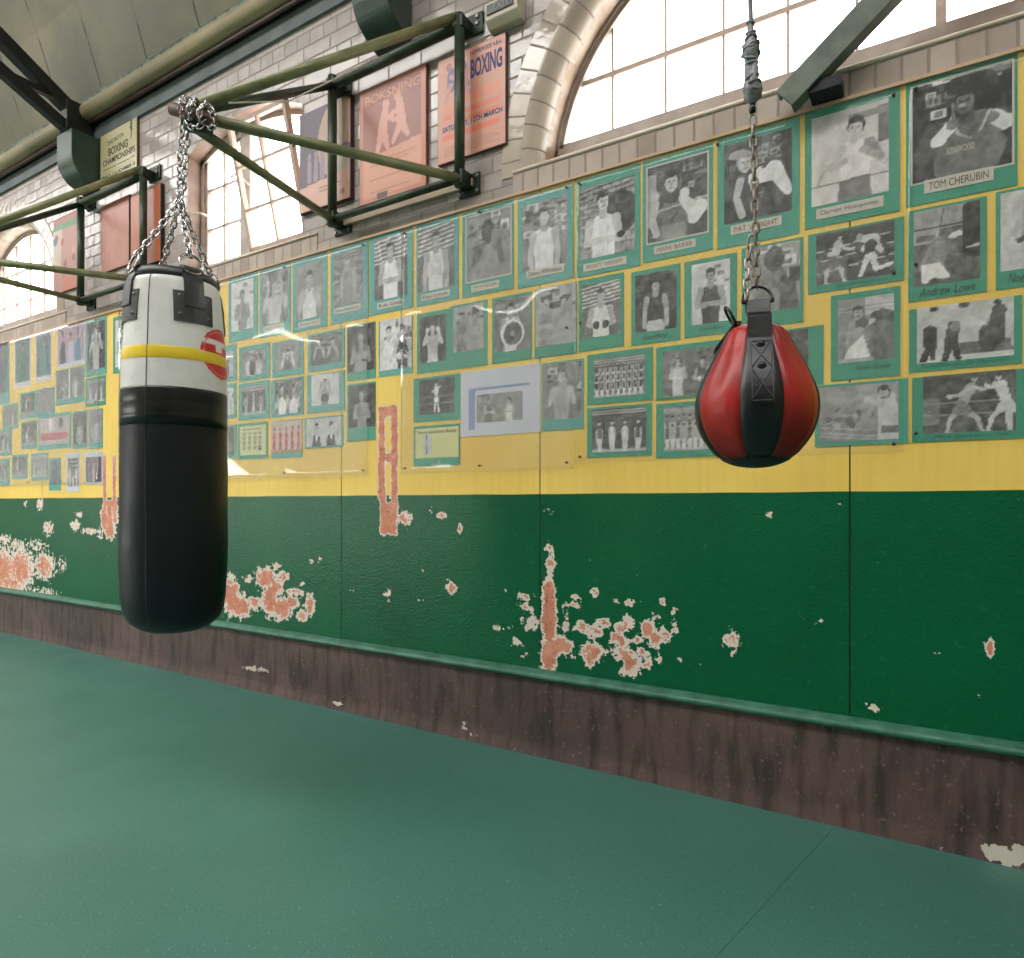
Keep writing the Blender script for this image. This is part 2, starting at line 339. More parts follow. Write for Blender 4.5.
def arch_rings():
    for k in (1, 3):
        cx, cz, r = ARCH[k]; n = 72
        prof = [(r+BN+.005, -.004)]+[(r+BN-BN*math.sin(t), BN-BN*math.cos(t)-.004*math.cos(t)) for t in [i*PI/2/8 for i in range(9)]]+[(r, BN+.03)]
        for nm, pf, rr in (('trim_2', prof, r), ('trim_3', [(r+BN+.005, -.002), (r+BN+.005, -.005), (r+BN+.112, -.005), (r+BN+.112, .0)], r+.12)):
            b = MB(); rings = []; uv = []
            plen = [0]
            for (a0, b0), (a1, b1) in zip(pf, pf[1:]): plen.append(plen[-1]+math.hypot(a1-a0, b1-b0))
            # down the jambs to the sill, then round
            stations = [(PI, -max(0, cz-ZS+.02))]+[(PI-PI*i/n, 0) for i in range(n+1)]+[(0, -max(0, cz-ZS+.02))]
            U = 0; last = None
            for a, dz in stations:
                rings.append(b.ring([(cx+q*math.cos(a), y, cz+q*math.sin(a)+dz) for q, y in pf])); uv.append((PI-a)*rr-(dz if a > 1 else -dz)*0)
            for p_, q_ in zip(rings, rings[1:]): b.bridge(p_, q_, False)
            o = struct(b.build(nm, RINGM, smooth=(nm == 'trim_2')))
            me = o.data; ul = me.uv_layers.new(name='UVMap'); m_ = len(pf)
            for lp in me.loops:
                i = lp.vertex_index; ul.data[lp.index].uv = (uv[i//m_]+(.0 if nm == 'trim_2' else .04), .02+plen[i % m_])
arch_rings()
def sill_bands():
    for k in (1, 3):
        cx, cz, rr = ARCH[k]; b = MB(); x0, x1 = cx-rr-BN+.0, cx+rr+BN
        p = b.ring([(x0, -.004, ZS-.004), (x0, .25, ZS+.09)]); q = b.ring([(x1, -.004, ZS-.004), (x1, .25, ZS+.09)]); b.f.append((p[0], q[0], q[1], p[1])); struct(b.build('trim_4', SOLDIER))
    for xa, xb, hh in ((-1.72, .75, 1), (-4.62, -3.1, 2), (-8.1, -6.15, 3)):
        b = MB().box(xa, xb, -.006, .0, ZT-.01, ZS-.005); o = struct(b.build('trim_4', SOLDIER))
        b = MB().tube([(xa, -.006, ZS-.002), (xb, -.006, ZS-.002)], .009, 10); struct(b.build('trim_5', mat('cream_bead', hx('e2d0bc'), .3, var=.1), smooth=True))
    o = MB().box(-2.9, -1.95, -.03, 0, 2.795, 2.835).build('trim_6', mat('batten', hx('b09a80'), .5, var=.2), bevel=.004); struct(o)
    struct(MB().box(X0, X1, -.016, 0, 2.688, 2.702).build('trim_7', mat('ply_edge', hx('c9a98a'), .6), bevel=.002))
sill_bands()

def glass_mat(name, tint=(1, 1, 1), f=1.0, rough=.02, glare_haze=0):
    m = bpy.data.materials.new(name); t = NT(m); t.t.nodes.remove(t.b)
    out = t.t.nodes['Material Output']; fr = t.n('Fresnel', i_IOR=1.49)
    bf = t.n('NewGeometry').outputs['Backfacing']
    fac = t.math('MULTIPLY', t.math('MULTIPLY', fr.outputs[0], f), t.math('SUBTRACT', 1.0, bf))
    tr = t.n('BsdfTransparent'); tr.inputs[0].default_value = (*tint, 1); gl = t.n('BsdfGlossy', i_Roughness=rough)
    mx = t.n('MixShader'); t.l(fac, mx.inputs[0]); t.l(gl.outputs[0], mx.inputs[2]); base = tr.outputs[0]
    if glare_haze:  # glare of reflections painted as a patchy white diffuse veil
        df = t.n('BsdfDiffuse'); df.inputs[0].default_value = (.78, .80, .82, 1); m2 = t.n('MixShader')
        t.l(t.math('MULTIPLY', t.math('MULTIPLY_ADD', t.noise(2.2, 5), .9, .55), glare_haze), m2.inputs[0]); t.l(base, m2.inputs[1]); t.l(df.outputs[0], m2.inputs[2]); base = m2.outputs[0]
    t.l(base, mx.inputs[1]); t.l(mx.outputs[0], out.inputs[0]); return m
PANE = glass_mat('window_glass', (.97, .98, .97))
def arc_frame(b, cx, cz, r0, r1, y0, y1, z_floor, n=48):
    "half-round frame of rectangular section with straight legs to z_floor"
    st = [(PI, z_floor-cz)]+[(PI-PI*i/n, 0) for i in range(n+1)]+[(0, z_floor-cz)]; rings = []
    for a, dz in st:
        rings.append(b.ring([(cx+q*math.cos(a), y, cz+q*math.sin(a)+dz) for q, y in ((r1, y0), (r0, y0), (r0, y1), (r1, y1))]))
    for p, q in zip(rings, rings[1:]): b.bridge(p, q)
    return b
def arched_window(k, xs, zs, name, label=None):
    cx, cz, r = ARCH[k]
    ta, tb = FT[k]; b = arc_frame(MB(), cx, cz, r-ta, r-.002, .165, .25, ZS+.06); b.box(cx-r+.002, cx+r-.002, .165, .25, ZS+.06, ZS+.145)
    root = struct(b.build(name, WOOD))
    arc_frame(MB(), cx, cz, r-tb, r-ta, .175, .24, ZS+.145).box(cx-r+ta, cx+r-ta, .175, .24, ZS+.145, ZS+.165).build('sash', WOOD, root)
    ri = r-tb+.003; g = MB()
    for x, wd in xs:
        if abs(x-cx) < ri: zt = cz+math.sqrt(ri*ri-(x-cx)**2); g.box(x-wd/2, x+wd/2, .193, .207, ZS+.155, zt+.01)
    for z, hd in zs:
        if z-cz < ri:
            hw = math.sqrt(ri*ri-(z-cz)**2); g.box(cx-hw-.01, cx+hw+.01, .190, .210, z-hd/2, z+hd/2)
    g.build('glazing_bar', WOODR, root)
    p = MB(); q = [(cx-ri, ZS+.155)]+arc(cx, cz, ri)+[(cx+ri, ZS+.155)]
    a = p.ring([(x, .198, z) for x, z in q]); c = p.ring([(x, .202, z) for x, z in q]); p.bridge(a, c); p.f += [tuple(reversed(a)), tuple(c)]
    p.build('pane', PANE, root); return root
W3X = [(-8.12, .022), (-7.85, .022), (-7.57, .022), (-7.28, .022), (-7.0, .022), (-6.72, .028)]
arched_window(1, [(-1.285, .010), (-1.024, .010), (-.763, .010), (-.50, .010), (-.245, .010), (.034, .035), (.28, .01)], [(3.25, .024), (3.58, .024)], 'window_1')
arched_window(3, W3X, [(3.14, .012), (3.44, .016)], 'window_3')
def window_two():
    xl, xr, zs, rise = W2; y0, y1 = .10, .17; zb = ZS
    f = MB(); f.box(xl, xl+.03, y0, y1, zb, zs+.02).box(xr-.03, xr, y0, y1, zb, zs+.02).box(xl, xr, y0, y1, zb, zb+.05).box(-3.97, -3.87, y0, y1, zb, zs+.12)
    sa = seg_arc(xl, xr, zs, rise); si = seg_arc(xl, xr, zs-.03, rise)
    ra = []
    for (x, z), (x2, z2) in zip(sa, si): ra.append(f.ring([(x, y0, z+.01), (x2, y0, z2), (x2, y1, z2), (x, y1, z+.01)]))
    for p, q in zip(ra, ra[1:]): f.bridge(p, q)
    root = struct(f.build('window_2', WOOD))
    # fixed light on the left: 2 x 3 panes
    def sash(b, x0, x1, z0, z1, nx, nz, t=.026, mu=.016, y=(0, .035)):
        b.box(x0, x0+t, *y, z0, z1).box(x1-t, x1, *y, z0, z1).box(x0, x1, *y, z0, z0+t*1.3).box(x0, x1, *y, z1-t, z1)
        for i in range(1, nx): x = x0+(x1-x0)*i/nx; b.box(x-mu/2, x+mu/2, y[0]+.005, y[1]-.005, z0, z1)
        for i in range(1, nz): z = z0+(z1-z0)*i/nz; b.box(x0, x1, y[0]+.005, y[1]-.005, z-mu/2, z+mu/2)
        return b
    b = sash(MB(), xl+.03, -3.97, zb+.05, 3.70, 2, 3, y=(.115, .15)); b.build('sash', WOOD, root)
    MB().box(xl+.03, -3.97, .13, .134, zb+.06, 3.69).build('pane', PANE, root)
    # hopper light on the right leaning into the room
    w_, h_ = (xr-.07)-(-3.865), .80
    b = sash(MB(), 0, w_, 0, h_, 2, 3); s = b.build('hopper_sash', WOODR, root, loc=(-3.865, .10, zb+.06)); s.rotation_euler = (math.radians(13), math.radians(0), 0)
    g = MB().box(.02, w_-.02, .015, .019, .03, h_-.02).build('pane', PANE, s)
    b = MB(); n = 14
    b.tube([(-3.87-.03*math.sin(PI*i/n), .09-.13*i/n, 3.33+.05*math.sin(PI*i/n)) for i in range(n+1)], .008, 8).build('window_stay', mat('cream_metal', hx('d8c4b0'), .4), root, smooth=True)
    MB().tube([(xl+.07, .1, 3.24), (xl+.07, .06, 3.24), (xl+.02, .03, 3.24)], .008, 8).build('catch', MATS['cream_metal'], root, smooth=True)
window_two()

# ------------------------------------------------------------------ cornice, roof, far side of the hall
def roof():
    struct(MB().box(X0, X1, -.022, 0, 4.09, 4.20).build('trim_8', mat('slate_band', hx('5c6464'), .6, var=.2, vs_=5, col2=hx('49504f')), bevel=.002))
    b = MB(); prof = [(0, 4.20), (-.035, 4.20), (-.035, 4.215), (-.02, 4.22), (-.02, 4.235)]
    ra = b.ring([(X0, y, z) for y, z in prof]); rb = b.ring([(X1, y, z) for y, z in prof]); b.bridge(ra, rb, False)
    struct(b.build('trim_9', mat('black_gap', hx('15130f'), .8)))
    o = MB().tube([(X0, -.062, 4.205), (X1, -.062, 4.205)], .016, 10).build('trim_10', mat('dark_conduit', hx('2a211c'), .35, var=.3, col2=hx('4a2a20')), smooth=True); struct(o)
    cream = bpy.data.materials.new('flaking_cream'); t = NT(cream)
    sp = t.n('SeparateXYZ'); t.l(t.obj(), sp.inputs[0]); z = sp.outputs[2]
    c = t.mix(t.step(t.noise(1.5, 5), .35, .65), hx('8e8260'), hx('6f684c'))
    edge = t.math('SUBTRACT', 1.0, t.math('MULTIPLY', t.math('ABSOLUTE', t.math('SUBTRACT', z, 4.338)), 26.0), clamp=True)
    wn = t.math('ADD', t.math('MULTIPLY', edge, .85), t.math('MULTIPLY', t.math('SUBTRACT', t.noise(16, 6, rough=.7), .5), 1.4))
    c = t.mix(t.step(wn, .52, .56), c, hx('4d6a58')); c = t.mix(t.step(wn, .68, .72), c, hx('1d1b16'))
    t.l(c, t.b.inputs['Base Color']); t.b.inputs['Roughness'].default_value = .5; t.bump(wn, .4, .004)
    b = MB(); pr = [(-.02, 4.235), (-.055, 4.222), (-.09, 4.222), (-.118, 4.235), (-.134, 4.258), (-.138, 4.285), (-.132, 4.31), (-.122, 4.325), (-.128, 4.335), (-.122, 4.35)]
    ra = b.ring([(X0, y, z) for y, z in pr]); rb = b.ring([(X1, y, z) for y, z in pr]); b.bridge(ra, rb, False)
    struct(b.build('trim_11', cream, smooth=True))
    m = bpy.data.materials.new('roof_board'); t = NT(m)
    sp = t.n('SeparateXYZ'); t.l(t.obj(), sp.inputs[0])
    c = t.mix(t.step(t.noise(.9, 5), .3, .7), hx('766b4c'), hx('4a4e3a'))
    c = t.mix(t.math('MULTIPLY', t.step(t.noise(1.6, 6, rough=.6), .42, .62), .55), c, hx('3c4434'))
    fr = t.math('FRACT', t.math('MULTIPLY_ADD', sp.outputs[0], 1/.62, .1)); d = t.math('ABSOLUTE', t.math('SUBTRACT', fr, .5))
    st = t.n('TexNoise', i_Scale=3.0, i_Detail=4.0); t.l(t.scaled((2, 1, 1)), st.inputs['Vector'])
    crack = t.math('MULTIPLY', t.step(d, .017, .007), t.step(st.outputs[0], .44, .47)); thin = t.math('MULTIPLY', t.step(d, .006, .002), .5)
    cr = t.math('MAXIMUM', crack, thin)
    c = t.mix(cr, c, hx('1e2018')); t.l(c, t.b.inputs['Base Color']); t.b.inputs['Roughness'].default_value = .5
    t.bump(t.math('SUBTRACT', t.math('MULTIPLY', t.noise(8, 3), .3), cr), .5, .01)
    b = MB(); pr = [(-.120, 4.348), (-.3, 4.90), (-.5, 5.4), (-.75, 5.75), (-1.2, 6.05), (-3.2, 7.0)]
    rs = [b.ring([(x, y, z) for y, z in pr]) for x in (-20, 4)]; b.bridge(rs[0], rs[1], False)
    struct(b.build('ceiling', m))
    b = MB(); pr = [(-5.2, 7.0), (-8, 5.4)]
    rs = [b.ring([(x, y, z) for y, z in pr]) for x in (-20, 4)]; b.bridge(rs[0], rs[1], False); struct(b.build('ceiling', m))
    # end walls and far wall with four tall windows
    tilew = mat('far_tile', hx('a8a090'), .4, var=.15)
    pe = [(0, 0), (0, 4.4), (-.3, 4.93), (-.75, 5.75), (-3.2, 7.0), (-3.2, 7.3), (-5.2, 7.3), (-5.2, 7.0), (-8, 5.4), (-8, 0)]
    for x, nm in ((-20, 'wall_left'), (4, 'wall_right')):
        b = MB(); r = b.ring([(x, y, z) for y, z in pe]); r2 = b.ring([(x+(.1 if x > 0 else -.1), y, z) for y, z in pe]); b.bridge(r, r2); b.f += [tuple(r), tuple(reversed(r2))]; struct(b.build(nm, tilew))
    for xa, xb in ((-20, X0), (X1, 4)): struct(MB().box(xa, xb, 0, .3, 0, 4.5).build('wall_back', tilew))
    struct(MB().box(X0, X1, .31, .33, 4.3, 4.6).build('wall_back', tilew))
    b = MB(); b.box(-20, 4, -8.1, -8, 0, .95); struct(b.build('wall_front', mat('far_green', hx('1a6a48'), .35)))
    b = MB(); b.box(-20, 4, -8.1, -8, 2.05, 5.5)
    xs = [-20]+[v for c_ in FARW for v in (c_-.85, c_+.85)]+[4]
    for i in range(0, len(xs), 2): b.box(xs[i], xs[i+1], -8.1, -8, .95, 2.05)
    struct(b.build('wall_front', tilew))
    for i, c_ in enumerate(FARW):
        b = MB()
        for dx in (-.85, -.43, 0, .43, .85): b.box(c_+dx-.02, c_+dx+.02, -8.06, -8.02, .95, 2.05)
        for z in (.97, 1.5, 2.03): b.box(c_-.85, c_+.85, -8.06, -8.02, z-.02, z+.02)
        struct(b.build('window_%d' % (4+i), WOOD))
    # roof light along the ridge
    b = MB()
    for x in np.arange(-20, 4.1, 1.0): b.bar((x, -3.2, 7.0), (x, -5.2, 7.0), .05, .05)
    b.bar((-20, -4.2, 7.0), (4, -4.2, 7.0), .06, .06); struct(b.build('window_8', WOOD))
roof()

# ------------------------------------------------------------------ printed pictures: figures drawn as coloured cells of a flat print
class Pic:
    def __init__(s, w, h, cell, seed=0, base=.3):
        s.nx = max(12, int(w/cell)); s.nz = max(12, int(h/cell)); s.a = w/h; s.r = np.random.RandomState(seed)
        s.u, s.v = np.meshgrid(np.linspace(0, s.a, s.nx), np.linspace(0, 1, s.nz)); s.c = np.full((s.nz, s.nx), base, float); s.rgb = None
    def put(s, m, sh):
        if s.rgb is not None: s.rgb[m] = sh
        else: s.c[m] = sh
    def rect(s, x0, y0, x1, y1, sh): s.put((s.u >= x0) & (s.u <= x1) & (s.v >= y0) & (s.v <= y1), sh)
    def ell(s, x, y, rx, ry, sh, rot=0):
        c, q = math.cos(rot), math.sin(rot); U = (s.u-x)*c+(s.v-y)*q; V = -(s.u-x)*q+(s.v-y)*c
        s.put((U/rx)**2+(V/ry)**2 <= 1, sh)
    def cap(s, x0, y0, x1, y1, r0, r1, sh):
        dx, dy = x1-x0, y1-y0; t = np.clip(((s.u-x0)*dx+(s.v-y0)*dy)/(dx*dx+dy*dy+1e-9), 0, 1)
        s.put(np.hypot(s.u-x0-t*dx, s.v-y0-t*dy) <= r0+(r1-r0)*t, sh)
    def poly(s, pts, sh):
        ins = np.zeros_like(s.c, bool); n = len(pts)
        for i in range(n):
            x0, y0 = pts[i]; x1, y1 = pts[(i+1) % n]
            ins ^= ((y0 > s.v) != (y1 > s.v)) & (s.u < (x1-x0)*(s.v-y0)/(y1-y0+1e-12)+x0)
        s.put(ins, sh)
    def clutter(s, n=14, lo=.1, hi=.7, y0=.45, size=.16):
        for _ in range(n):
            x, y = s.r.rand()*s.a, y0+s.r.rand()*(1-y0); a, b = size*(.4+s.r.rand()), size*(.4+s.r.rand())*.7; k = lo+s.r.rand()*(hi-lo)
            s.rect(x, y, x+a, y+b, k); s.rect(x+a*.2, y+b*.2, x+a*.75, y+b*.7, max(.04, k*.5))
    def bricks(s, lo=.35, hi=.6, y0=0, h=.045):
        y = y0; k = 0
        while y < 1:
            x = -(k % 2)*.07
            while x < s.a: s.rect(x+.006, y+.006, x+.13, y+h-.006, lo+s.r.rand()*(hi-lo)); x += .14
            y += h; k += 1
    def head(s, x, y, k, skin, hair, turn=0):
        s.ell(x, y+.012*k, .078*k, .108*k, hair); s.ell(x+turn*.015*k, y-.018*k, .064*k, .088*k, skin)
        s.ell(x+turn*.02*k, y+.075*k, .07*k, .035*k, hair); s.put((np.hypot(s.u-x-turn*.02*k-.028*k, s.v-y+.0*k) < .012*k) | (np.hypot(s.u-x-turn*.02*k+.026*k, s.v-y) < .012*k), skin*.35)
        s.cap(x+turn*.03*k, y-.01*k, x+turn*.035*k, y-.035*k, .007*k, .01*k, skin*.72)
        s.cap(x+turn*.02*k-.018*k, y-.062*k, x+turn*.02*k+.02*k, y-.062*k, .006*k, .006*k, skin*.45); s.ell(x-.066*k, y-.015*k, .012*k, .022*k, skin*.8)
    def bust(s, x, y, k, skin=.55, top=.7, hair=.06, glove=.1, pose='guard', turn=0, trunks=None):
        "half figure; y is the height of the head"
        sh = y-.19*k
        s.cap(x, y-.1*k, x, sh, .045*k, .055*k, skin*.85)
        s.poly([(x-.17*k, sh-.02*k), (x-.06*k, sh+.035*k), (x+.06*k, sh+.035*k), (x+.17*k, sh-.02*k), (x+.155*k, sh-.2*k), (x+.13*k, sh-.48*k), (x+.15*k, -.1), (x-.15*k, -.1), (x-.13*k, sh-.48*k), (x-.155*k, sh-.2*k)], top)
        s.ell(x, sh+.02*k, .05*k, .04*k, skin*.85)
        s.put((np.abs(s.u-x-.05*k) < .006*k) & (s.v < sh-.12*k) & (s.v > sh-.4*k), top*.85)
        if trunks is not None: s.poly([(x-.14*k, sh-.42*k), (x+.14*k, sh-.42*k), (x+.17*k, -.1), (x-.17*k, -.1)], trunks)
        arm = skin
        for d in (-1, 1):
            sx, sy = x+d*.16*k, sh-.04*k; s.ell(sx, sy, .055*k, .06*k, arm)
            if pose == 'guard': ex, ey, hx_, hy = x+d*.22*k, sh-.25*k, x+d*.1*k, sh-.03*k
            elif pose == 'high': ex, ey, hx_, hy = x+d*.27*k, sh-.16*k, x+d*.15*k, sh+.13*k
            elif pose == 'low': ex, ey, hx_, hy = x+d*.22*k, sh-.26*k, x+d*.08*k, sh-.3*k
            elif pose == 'down': ex, ey, hx_, hy = x+d*.2*k, sh-.27*k, x+d*.19*k, sh-.5*k
            elif pose == 'fold': ex, ey, hx_, hy = x+d*.21*k, sh-.27*k, x-d*.1*k, sh-.25*k
            elif pose == 'jab': ex, ey, hx_, hy = (x+.3*k, sh-.08*k, x+.42*k, sh+.02*k) if d > 0 else (x-.2*k, sh-.24*k, x-.07*k, sh)
            s.cap(sx, sy, ex, ey, .052*k, .042*k, arm*.93); s.cap(ex, ey, hx_, hy, .044*k, .034*k, arm)
            if glove is not None: s.ell(hx_, hy+.02*k, .06*k, .068*k, glove); s.ell(hx_-.015*k, hy+.045*k, .02*k, .02*k, min(1, glove+.2))
            else: s.ell(hx_, hy, .04*k, .04*k, arm)
        s.head(x, y, k, skin, hair, turn)
    def man(s, x, y, k, skin=.6, top=None, shorts=.7, hair=.08, lean=0, legs=(-.1, .12), a1=(.12, .02), a2=(-.05, .1), glove=.08, boots=.1):
        "full figure of height k standing at y; arms given as hand offsets from the shoulder"
        hipx, hipy = x, y+.47*k; shx, shy = x+lean*k, y+.8*k
        for l in legs:
            kx = x+l*.75*k; s.cap(hipx, hipy, kx, y+.25*k, .052*k, .04*k, skin*.9); s.cap(kx, y+.25*k, x+l*k, y+.03*k, .038*k, .024*k, skin); s.ell(x+l*k+.02*k, y+.02*k, .045*k, .024*k, boots)
        s.cap(hipx, hipy+.02*k, shx, shy-.03*k, .07*k, .085*k, top if top is not None else skin*.95)
        s.cap(hipx, hipy+.02*k, hipx+legs[0]*.3*k, hipy-.08*k, .075*k, .07*k, shorts); s.cap(hipx, hipy+.02*k, hipx+legs[1]*.3*k, hipy-.08*k, .075*k, .07*k, shorts)
        for ax, ay in (a1, a2):
            hx_, hy = shx+ax*k, shy+ay*k; ex, ey = shx+ax*.5*k, shy+ay*.5*k-.06*k
            s.cap(shx, shy-.02*k, ex, ey, .035*k, .03*k, skin); s.cap(ex, ey, hx_, hy, .03*k, .024*k, skin); s.ell(hx_, hy, .04*k, .042*k, glove)
        s.ell(shx+lean*.3*k, y+.92*k, .042*k, .055*k, skin); s.ell(shx+lean*.3*k, y+.95*k, .044*k, .035*k, hair)
    def ropes(s, ys, sh=.6, th=.008, tilt=0):
        for y in ys: s.put(np.abs(s.v-y-tilt*(s.u-s.a/2)) < th, sh)
    def team(s, n, y, k, skin=.6, tops=(.7, .2), shorts=(.8,), sit=False):
        for i in range(n):
            x = s.a*(i+.6)/(n+.2); t = tops[i % len(tops)]
            s.cap(x, y+.1*k, x, y+.62*k, .075*k, .085*k, t); s.cap(x-.03*k, y, x-.03*k, y+.3*k, .03*k, .05*k, shorts[i % len(shorts)]); s.cap(x+.035*k, y, x+.035*k, y+.3*k, .03*k, .05*k, shorts[i % len(shorts)])
            for d in (-1, 1): s.cap(x+d*.09*k, y+.62*k, x+d*.1*k, y+.3*k, .028*k, .024*k, skin)
            s.ell(x, y+.83*k, .055*k, .075*k, skin); s.ell(x, y+.875*k, .055*k, .04*k, .08)
    def tone(s, lo=.03, hi=.92, grain=.07, tint=(1.0, .985, .99)):
        c = s.c+(s.r.rand(*s.c.shape)-.5)*grain
        def soft(n):
            g = s.r.rand(n+2, n+2)-.5; yy = np.linspace(0, n, s.nz); xx = np.linspace(0, n, s.nx); yi = yy.astype(int); xi = xx.astype(int); fy = (yy-yi)[:, None]; fx = (xx-xi)[None, :]
            return (g[yi][:, xi]*(1-fy)*(1-fx)+g[yi+1][:, xi]*fy*(1-fx)+g[yi][:, xi+1]*(1-fy)*fx+g[yi+1][:, xi+1]*fy*fx)
        c = np.clip(c+soft(5)*.14+soft(13)*.16+soft(26)*.12, 0, 1); c = lo+(hi-lo)*c**1.45
        return np.stack([c*tint[0], c*tint[1], c*tint[2]], -1)
PRINT = bpy.data.materials.new('photographic_print'); _t = NT(PRINT)
_t.l(_t.n('Attribute', attribute_name='ink').outputs['Color'], _t.b.inputs['Base Color']); _t.b.inputs['Roughness'].default_value = .35
def print_mesh(name, rgb, x0, x1, z0, z1, y, parent, thick=.0008):
    nz, nx = rgb.shape[:2]; gx, gz = np.meshgrid(np.linspace(x0, x1, nx), np.linspace(z0, z1, nz))
    V = np.stack([gx.ravel(), np.full(gx.size, y), gz.ravel()], 1)
    i = np.arange(nx*nz).reshape(nz, nx); F = np.stack([i[:-1, :-1].ravel(), i[:-1, 1:].ravel(), i[1:, 1:].ravel(), i[1:, :-1].ravel()], 1).tolist()
    # turned edge so that the sheet has thickness
    rim = list(i[0, :])+list(i[1:, -1])+list(i[-1, -2::-1])+list(i[-2:0:-1, 0]); n0 = nx*nz
    V = np.concatenate([V, V[rim]+np.array([0, thick, 0])]); k = len(rim)
    for j in range(k): F.append([rim[(j+1) % k], rim[j], n0+j, n0+(j+1) % k])
    me = bpy.data.meshes.new(name); me.from_pydata(V.tolist(), [], [[int(a) for a in f] for f in F]); me.update()
    col = me.color_attributes.new('ink', 'FLOAT_COLOR', 'POINT'); c = np.ones((len(V), 4), 'f4'); c[:n0, :3] = rgb.reshape(-1, 3); c[n0:, :3] = rgb.reshape(-1, 3)[rim]
    col.data.foreach_set('color', c.ravel()); me.materials.append(PRINT)
    o = bpy.data.objects.new(name, me); COL.objects.link(o); o.parent = parent; return o
MOUNT = [mat('teal_card', hx('4fa08c'), .5, var=.08, vs_=3), mat('green_card', hx('459a80'), .5, var=.08, vs_=3), mat('blue_green_card', hx('62a8a0'), .5, var=.08, vs_=3), mat('white_card', hx('cfd0da'), .5, var=.05)]
PAPER = mat('label_paper', hx('cfc8bc'), .6, var=.05); INK = mat('black_ink', hx('2a2826'), .5, var=0); BINK = mat('blue_ink', hx('1f5560'), .5, var=0); BROWNINK = mat('brown_ink', hx('5a4038'), .5, var=0)
YPAP = mat('yellow_paper', hx('d8d59a'), .6, var=.05)
GROUP = 'boxing photographs on coloured card along the wall'
def photo(L, R, t, b, pl, pr, pt, pb, art, label, cap=None, card=0, seed=None, mono=True, style='strip', name='mounted_photograph', tint=None):
    mid = (L+R)/2; xl, xr = at(L, 300)[0], at(R, 300)[0]; z1, z0 = at(mid, t)[1], at(mid, b)[1]
    root = empty(name, ((xl+xr)/2, 0, z0)); tag(root, label, 'photograph', GROUP)
    ox, oz = (xl+xr)/2, z0; M = lambda x, z: (x-ox, z-oz)
    MB().box(xl-ox, xr-ox, -.0035, -.0005, 0, z1-z0).build('mount', MOUNT[card], root)
    if art is not None:
        pm = (pl+pr)/2; a, c = at(pl, 300)[0]-ox, at(pr, 300)[0]-ox; pz1, pz0 = at(pm, pt)[1]-oz, at(pm, pb)[1]-oz
        w_, h_ = c-a, pz1-pz0; cell = .005 if mid > 560 else (.006 if mid > 400 else .0075)
        P = Pic(w_, h_, cell, seed if seed is not None else int(L*7+t)); rgb = art(P)
        if rgb is None: rgb = P.tone() if tint is None else P.tone(tint=tint)
        print_mesh('print', rgb, a, c, pz0, pz1, -.0045, root)
        if style == 'edge':
            e = MB(); w2 = .006
            e.box(a-w2, c+w2, -.0048, -.0036, pz1, pz1+w2).box(a-w2, c+w2, -.0048, -.0036, pz0-w2, pz0).box(a-w2, a, -.0048, -.0036, pz0, pz1).box(c, c+w2, -.0048, -.0036, pz0, pz1); e.build('white_border', PAPER, root)
    if cap:
        txt, cl, cr, ct, cb, kind = cap; cm = (cl+cr)/2; a, c = at(cl, 300)[0]-ox, at(cr, 300)[0]-ox; cz1, cz0 = at(cm, ct)[1]-oz, at(cm, cb)[1]-oz
        if kind == 'box':
            s_ = MB().box(a, c, -.0062, -.0050, cz0, cz1).build('caption_strip', PAPER, root); p = .14*(cz1-cz0)
            text_mesh(txt, a+(c-a)*.07, c-(c-a)*.07, cz0+p*1.6, cz1-p*1.6, -.0066, BROWNINK if txt.isupper() else INK, s_)
        else: text_mesh(txt, a, c, cz0, cz1, -.0042, BINK if kind == 'blue' else INK, root, 'handwriting', shear=.35)
    return root
def G(**k):      # one boxer in half figure
    def f(P):
        bgk = k.get('bg', 'dark')
        if bgk == 'dark': P.c[:] = .14; P.clutter(7, .08, .32, .4)
        elif bgk == 'collage': P.c[:] = .4; P.clutter(26, .12, .85, .35, .15)
        elif bgk == 'brick': P.c[:] = .25; P.bricks()
        elif bgk == 'light': P.c[:] = .78; P.clutter(4, .6, .85, .6)
        elif bgk == 'mid': P.c[:] = .42; P.clutter(6, .3, .6, .5)
        elif bgk == 'slats': P.c[:] = .3; P.ropes([.62+.07*i for i in range(6)], .75, .014, .1)
        q = {a: b for a, b in k.items() if a in ('skin', 'top', 'hair', 'glove', 'pose', 'turn', 'trunks')}
        P.bust(P.a*k.get('x', .5), k.get('y', .74), k.get('k', 1.0), **q)
    return f
def cherubin(P):
    P.c[:] = .12; P.clutter(30, .15, .95, .45, .14); P.ell(.72, .62, .35, .26, .03); P.ell(.5, .9, .22, .12, .04)
    P.poly([(.2, 0), (.17, .35), (.28, .52), (.42, .6), (.62, .6), (.78, .48), (.8, .25), (.72, 0)], .3)         # vest
    P.cap(.33, .58, .4, .4, .012, .012, .7); P.cap(.66, .58, .58, .4, .012, .012, .7); P.cap(.4, .4, .5, .34, .01, .01, .55)
    P.cap(.2, .5, .08, .28, .09, .075, .22); P.cap(.1, .24, .33, .5, .06, .05, .2); P.cap(.22, .38, .33, .5, .062, .062, .92); P.ell(.35, .52, .062, .055, .35)
    P.cap(.74, .5, .86, .3, .085, .08, .14); P.cap(.86, .26, .74, .44, .06, .05, .1); P.cap(.78, .42, .7, .5, .075, .065, .85); P.ell(.68, .5, .05, .05, .4)
    P.cap(.47, .62, .47, .54, .06, .07, .22); P.head(.46, .73, 1.25, .3, .03, -.5); P.ell(.43, .69, .03, .02, .6)
